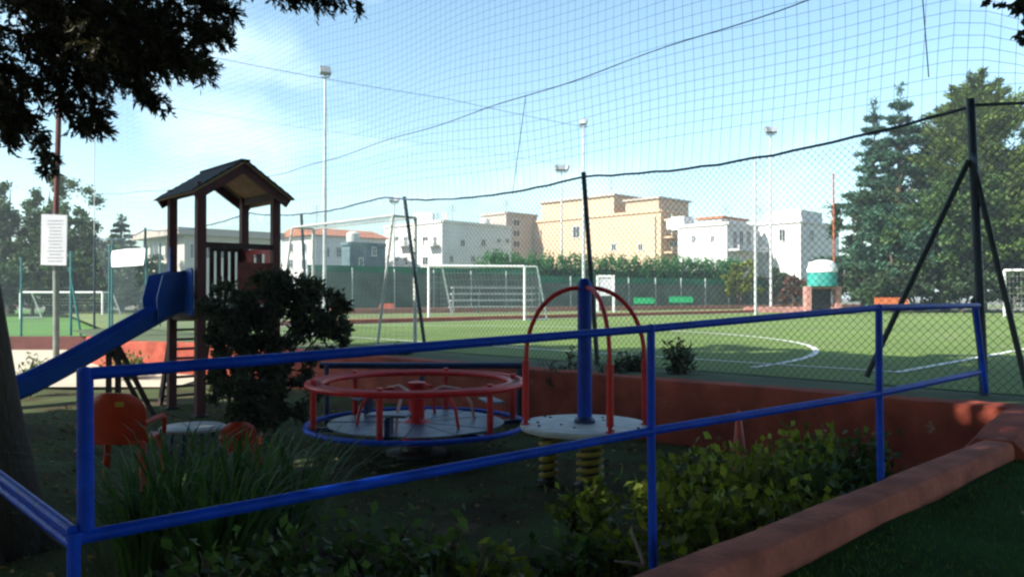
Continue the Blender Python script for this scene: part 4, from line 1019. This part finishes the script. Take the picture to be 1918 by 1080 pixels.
shade_tree((-6.0, -2.5, 0), [((-7.5, .0, 7.2), 4.2, 1.9), ((-3.2, .2, 7.6), 3.6, 1.7), ((-6.5, -4.5, 6.6), 4.0, 2.4)], 'shade tree to the left behind the camera', 24000)
shade_tree((1.8, -3.5, .2), [((-1.8, 4.8, 8.3), 3.9, 1.5), ((1.5, 2.2, 7.8), 3.6, 1.6), ((1.6, 6.8, 8.6), 3.2, 1.2), ((2.5, -3.5, 6.6), 4.2, 2.6)], 'shade tree behind the camera with a crown over the railing', 26000)
shade_tree((-9.4, 11.8, 0), [((-9.9, 10.6, 8.0), 2.9, 1.4), ((-11.3, 7.2, 7.2), 2.6, 1.8), ((-3.6, 7.3, 8.5), 2.8, 1.1)], 'shade tree beyond the slide outside the left edge', 20000)
shade_tree((8.2, 1.0, .4), [((6.8, 1.5, 7.2), 4.0, 2.2), ((6.0, 5.4, 8.0), 3.0, 1.5), ((9.8, 4.4, 6.2), 3.2, 2.6), ((8.5, -3, 6.2), 4.0, 2.8)], 'shade tree added to the right of the near lawn to block skylight', 24000)  # unseen, added to keep skylight off the near ground
shade_tree((-12.0, -7.5, 0), [((-12, -6.5, 5.6), 4.2, 3.6), ((-16, -5, 4.8), 3.6, 3.4), ((-18, 3.5, 4.5), 3.0, 3.0)], 'low crowned tree added behind the camera to the left to block skylight', 20000)  # unseen crowns added to darken the shade from behind
shade_tree((-2.0, -9.5, .1), [((-2.0, -9, 4.8), 4.4, 4.0), ((-6.5, -9, 4.6), 3.8, 3.6), ((3.0, -9, 4.6), 3.8, 3.8), ((8.0, -8, 4.6), 3.8, 3.6)], 'row of low crowns added behind the camera to block skylight', 24000)  # unseen foliage wall, added to cut the skylight behind the camera
# leafy branch in the top right corner
rt = thing('leafy_tree', Vector((7.2, 6.2, .74)), 'leafy branch hanging into the top right corner', 'tree')
bl = [(tuple(P(1935, 5, 6.2)), (.22, .25, .2)), (tuple(P(1915, 35, 6.2)), (.07, .1, .14)), (tuple(P(1890, 0, 6.2)), (.13, .1, .04)), (tuple(P(2020, -60, 6.2)), (.5, .6, .5)), (tuple(P(2100, -100, 6.4)), (.8, .8, .7))]
leafy('x', bl, 4200, .075, .045, M_lf_conifer, rt, .2)
mb = MB(); e = P(2020, -60, 6.3); mb.tube([(7.2, 6.2, .7), (7.1, 6.2, 2.5), e + Vector((1.0, 0, .6)), e, P(1925, 10, 6.2)], [.16, .13, .05, .03, .008], 8); mb.build('trunk', M_bark, rt, True)

# ------------------------------------------------------------------ shrubs of the playground
def leaf_shrub(base, r, h, n, ll, lw, m, label, name='shrub', nst=10, dark=.0, lean=(0, 0)):
    b = Vector(base); t = thing(name, b, label, 'shrub'); mb = MB(); P_, D_r = [], []
    for k in range(nst):
        a = random.uniform(0, 6.28); rr = r * random.uniform(.25, 1); hh = h * random.uniform(.6, 1.0) * (1 - .35 * (rr / r) ** 2)
        e = b + Vector((rr * math.cos(a) + lean[0], rr * math.sin(a) + lean[1], hh)); md = b.lerp(e, .5) + UP * hh * .18; pth = [b, md, e]
        mb.tube(pth, [.016, .011, .004], 5)
        for j in range(n // nst):
            u_ = random.uniform(.2, 1); q = b * ((1 - u_) ** 2) + md * (2 * u_ * (1 - u_)) + e * u_ * u_; q = q + Vector(rng.normal(size=3)) * (.13 * r)
            P_.append(tuple(q)); dv = Vector(rng.normal(size=3)) + UP * .35; D_r.append(tuple(dv))
    link('foliage', leaves_mesh('foliage', np.array(P_), np.array(D_r), ll, lw), m, t); mb.build('stem', M_barkg, t, True)
    return t
# dark bush in front of the tower
bt = thing('bush', Vector((-4.1, 10.4, 0)), 'big dark oleander bush in front of the wooden play tower', 'shrub')
bl = []
for px, py, rp, d in ((430, 585, 55, 10.2), (490, 560, 55, 10.3), (545, 565, 58, 10.4), (600, 575, 52, 10.4), (615, 610, 40, 10.4), (420, 640, 48, 10.2), (455, 690, 60, 10.1), (555, 690, 30, 10.2), (585, 635, 44, 10.3), (525, 660, 40, 10.2), (490, 750, 62, 10.0), (430, 740, 45, 10.0), (540, 750, 45, 10.0), (480, 620, 45, 10.3), (395, 600, 30, 10.2)):
    r = rp / F * d; bl.append((tuple(P(px, py, d)), (r, r * 1.1, r)))
leafy('bush', bl, 17500, .10, .036, M_lf_bush, bt, .3, 'foliage', 80)
mb = MB()
for k in range(14):
    e = P(random.uniform(400, 620), random.uniform(560, 680), 10.3); b = Vector((-3.4 + random.uniform(-.35, .35), 10.3, 0)); mb.tube([b, b.lerp(e, .5) + UP * .15, e], [.03, .02, .006], 5)
mb.build('stem', M_bark, bt, True)
# small plants on top of the retaining wall
for px, py, d, r, h, lab in ((750, 640, 14.0, .32, .42, 'small dark plant on the wall top right of the oleander'), (1062, 642, 10.9, .36, .95, 'dark shrub against the wall left of the blue mast'), (1140, 650, 10.8, .3, .9, 'dark shrub against the wall right of the blue mast'), (1268, 628, 10.6, .33, .62, 'young conifer like plant on the retaining wall'), (1190, 655, 10.9, .3, .5, 'low plant on the wall beside the right arch')):
    p = P(px, py, d); leaf_shrub((p.x, d, p.z - h), r, h, 420, .10, .03, M_lf_bush, lab, nst=9)
# yellow-green shrubs along the railing
sh = [(1290, 812, 5.3, .42, .75, 'yellow green shrub just right of the middle rail post'), (1400, 800, 5.6, .45, .8, 'yellow green shrub under the red cone'), (1500, 778, 5.9, .45, .8, 'lush shrub between the two right rail posts'), (1590, 775, 6.0, .42, .75, 'shrub left of the right rail post'),
      (1330, 880, 4.6, .40, .6, 'low lime leaved shrub behind the kerb wall'), (1450, 870, 4.9, .42, .6, 'low lime leaved shrub in the middle of the kerb'), (1560, 850, 5.3, .36, .55, 'low shrub close to the kerb below the right post')]
for px, py, d, r, h, lab in sh:
    p = P(px, py, d); leaf_shrub((p.x, d, p.z - h), r * 1.25, h * .86, 950, .075, .046, M_lf_lime if 'lime' in lab or 'yellow' in lab or 'lush' in lab else M_lf_green, lab, nst=16)
for px, py, d, r, h, lab in ((1095, 895, 5.6, .3, .42, 'yellow green seedling before the coil spring'), (1130, 960, 4.6, .34, .45, 'loose leafy plant left of the middle rail post'), (1060, 985, 4.4, .3, .4, 'small leafy plant at the bottom centre'), (830, 960, 4.1, .36, .5, 'leafy plant below the middle rail'), (880, 1010, 3.9, .32, .45, 'bright leaved plant at the bottom left of centre'), (700, 950, 4.3, .4, .5, 'dark leafy plant under the spiky grass'), (560, 960, 4.2, .4, .5, 'dark leafy plant at the bottom of the railing'), (420, 1010, 3.8, .36, .4, 'dark leafy plant near the corner post'), (620, 1040, 3.6, .36, .4, 'low leafy plant at the lower photo edge'), (780, 1060, 3.6, .3, .35, 'low sprig at the lower photo edge centre')):
    p = P(px, py, d); leaf_shrub((p.x, d, max(.0, p.z - h)), r, min(h, p.z), 260, .075, .045, M_lf_lime if 'yellow' in lab or 'bright' in lab or 'loose' in lab else M_lf_green, lab, nst=10)
# spiky grass clumps
def spiky(px, py, d, h, n, spread, label):
    p = P(px, py, d); b = Vector((p.x, d, 0.0)); t = thing('spiky_grass', b, label, 'plant', 'spiky grass clumps'); mb = MB()
    for k in range(n):
        a = random.uniform(0, 6.28); ln = h * random.uniform(.6, 1.1); out_ = random.uniform(.05, spread); dv = Vector((math.cos(a), math.sin(a), 0)); sd = Vector((-dv.y, dv.x, 0)) * random.uniform(.006, .012)
        o_ = b + dv * random.uniform(0, .2); pts = [o_, o_ + dv * out_ * .35 + UP * ln * .55, o_ + dv * out_ * .75 + UP * ln * .88, o_ + dv * out_ * 1.15 + UP * ln * .95]
        mb.add([pts[0] - sd, pts[0] + sd, pts[1] - sd * 1.1, pts[1] + sd * 1.1, pts[2] - sd * .7, pts[2] + sd * .7, pts[3]], [(0, 1, 3, 2), (2, 3, 5, 4), (4, 5, 6)])
    mb.build('blades', M_lf_blade, t); MB().lathe([(.16, 0), (.14, .05), (.06, .12), (0, .15)], b, 10).build('crown_base', M_barkg, t, True)
spiky(330, 800, 5.4, .84, 120, .8, 'spiky grass clump in front of the orange chair'); spiky(440, 800, 5.6, .84, 120, .85, 'spiky grass clump before the low table')
spiky(540, 815, 6.0, .7, 110, .85, 'spiky grass clump left of the merry-go-round'); spiky(270, 860, 4.9, .75, 160, .5, 'spiky grass clump nearest the corner post')
spiky(400, 850, 4.8, .7, 180, .6, 'short spiky grass clump in front of the taller clumps')
leaf_shrub((-7.9, 16.6, 0), .55, .62, 700, .11, .05, mat('olive_yellow_leaf', (.16, .15, .04), .6, .35, 1.2, island=.4, trans=.3), 'dry yellow green shrub under the slide by the red wall')
q = P(58, 690, 14); leaf_shrub((q.x, 14, 0), .45, .85, 420, .09, .03, M_lf_green, 'leafy sprig beside the slide end', nst=8)
# dead twigs
tw = thing('dead_branch', P(1190, 1060, 3.9), 'pale dead twig lying beside the middle rail post', 'branch'); mb = MB()
mb.tube([P(1205, 1055, 3.8), P(1193, 1020, 3.85), P(1183, 1000, 3.85), P(1182, 984, 3.9)], [.012, .011, .008, .003], 6).tube([P(1150, 1048, 3.75), P(1178, 1052, 3.8), P(1205, 1057, 3.8)], [.004, .008, .01], 6)
mb.build('twig', mat('pale_dead_wood', (.3, .25, .2), .85, .3, 8, .3), tw, True)
# fallen leaves, added as pale specks in place of sunflecks
lp_, ld_ = [], []
for k in range(3200):
    x = random.uniform(-7, 4.5); y = random.uniform(2.5, 12.5)
    if kerb_side(x, y) < .2 and random.random() > .12 or abs(kerb_side(x, y)) < .2: continue
    lp_.append((x, y, (play_z(x, y) if kerb_side(x, y) > 0 else lawn_z(x, y)) + .012)); ld_.append((random.gauss(0, 1), random.gauss(0, 1), .15))
o = link('leaf_litter', leaves_mesh('leaf_litter', np.array(lp_), np.array(ld_), .06, .035), mat('dry_leaf', (.22, .15, .06), .85, .4, 2, island=.5), kind='stuff'); o['label'] = 'dry fallen leaves scattered over the shaded ground as pale specks for sunflecks'; o['category'] = 'leaf litter'
# ------------------------------------------------------------------ grass blades
def blades(name, fn, n, h, w, m):
    pts = []; dr = []
    while len(pts) < n:
        q = fn()
        if q is None: continue
        pts.append(q); dr.append((random.gauss(0, .45), random.gauss(0, .45), 1))
    o = link(name, leaves_mesh(name, np.array(pts), np.array(dr), h, w, .5), m); tag(o, None, None, None, 'stuff'); return o
def f1():
    u_ = random.uniform(-.2, 1.3); w = .16 + 3.2 * random.random() ** 1.3; p = K0.lerp(K1, u_) - kn * w
    return (p.x, p.y, lawn_z(p.x, p.y) - .005)
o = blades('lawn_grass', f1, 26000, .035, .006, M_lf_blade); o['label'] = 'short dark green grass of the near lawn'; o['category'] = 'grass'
def f2():
    x = random.uniform(-7, 4); y = random.uniform(3, 13)
    if kerb_side(x, y) < .2: return None
    return (x, y, play_z(x, y))
o = blades('playground_grass', f2, 30000, .03, .006, M_lf_green); o['label'] = 'thin shaded grass growing over the playground soil'; o['category'] = 'grass'
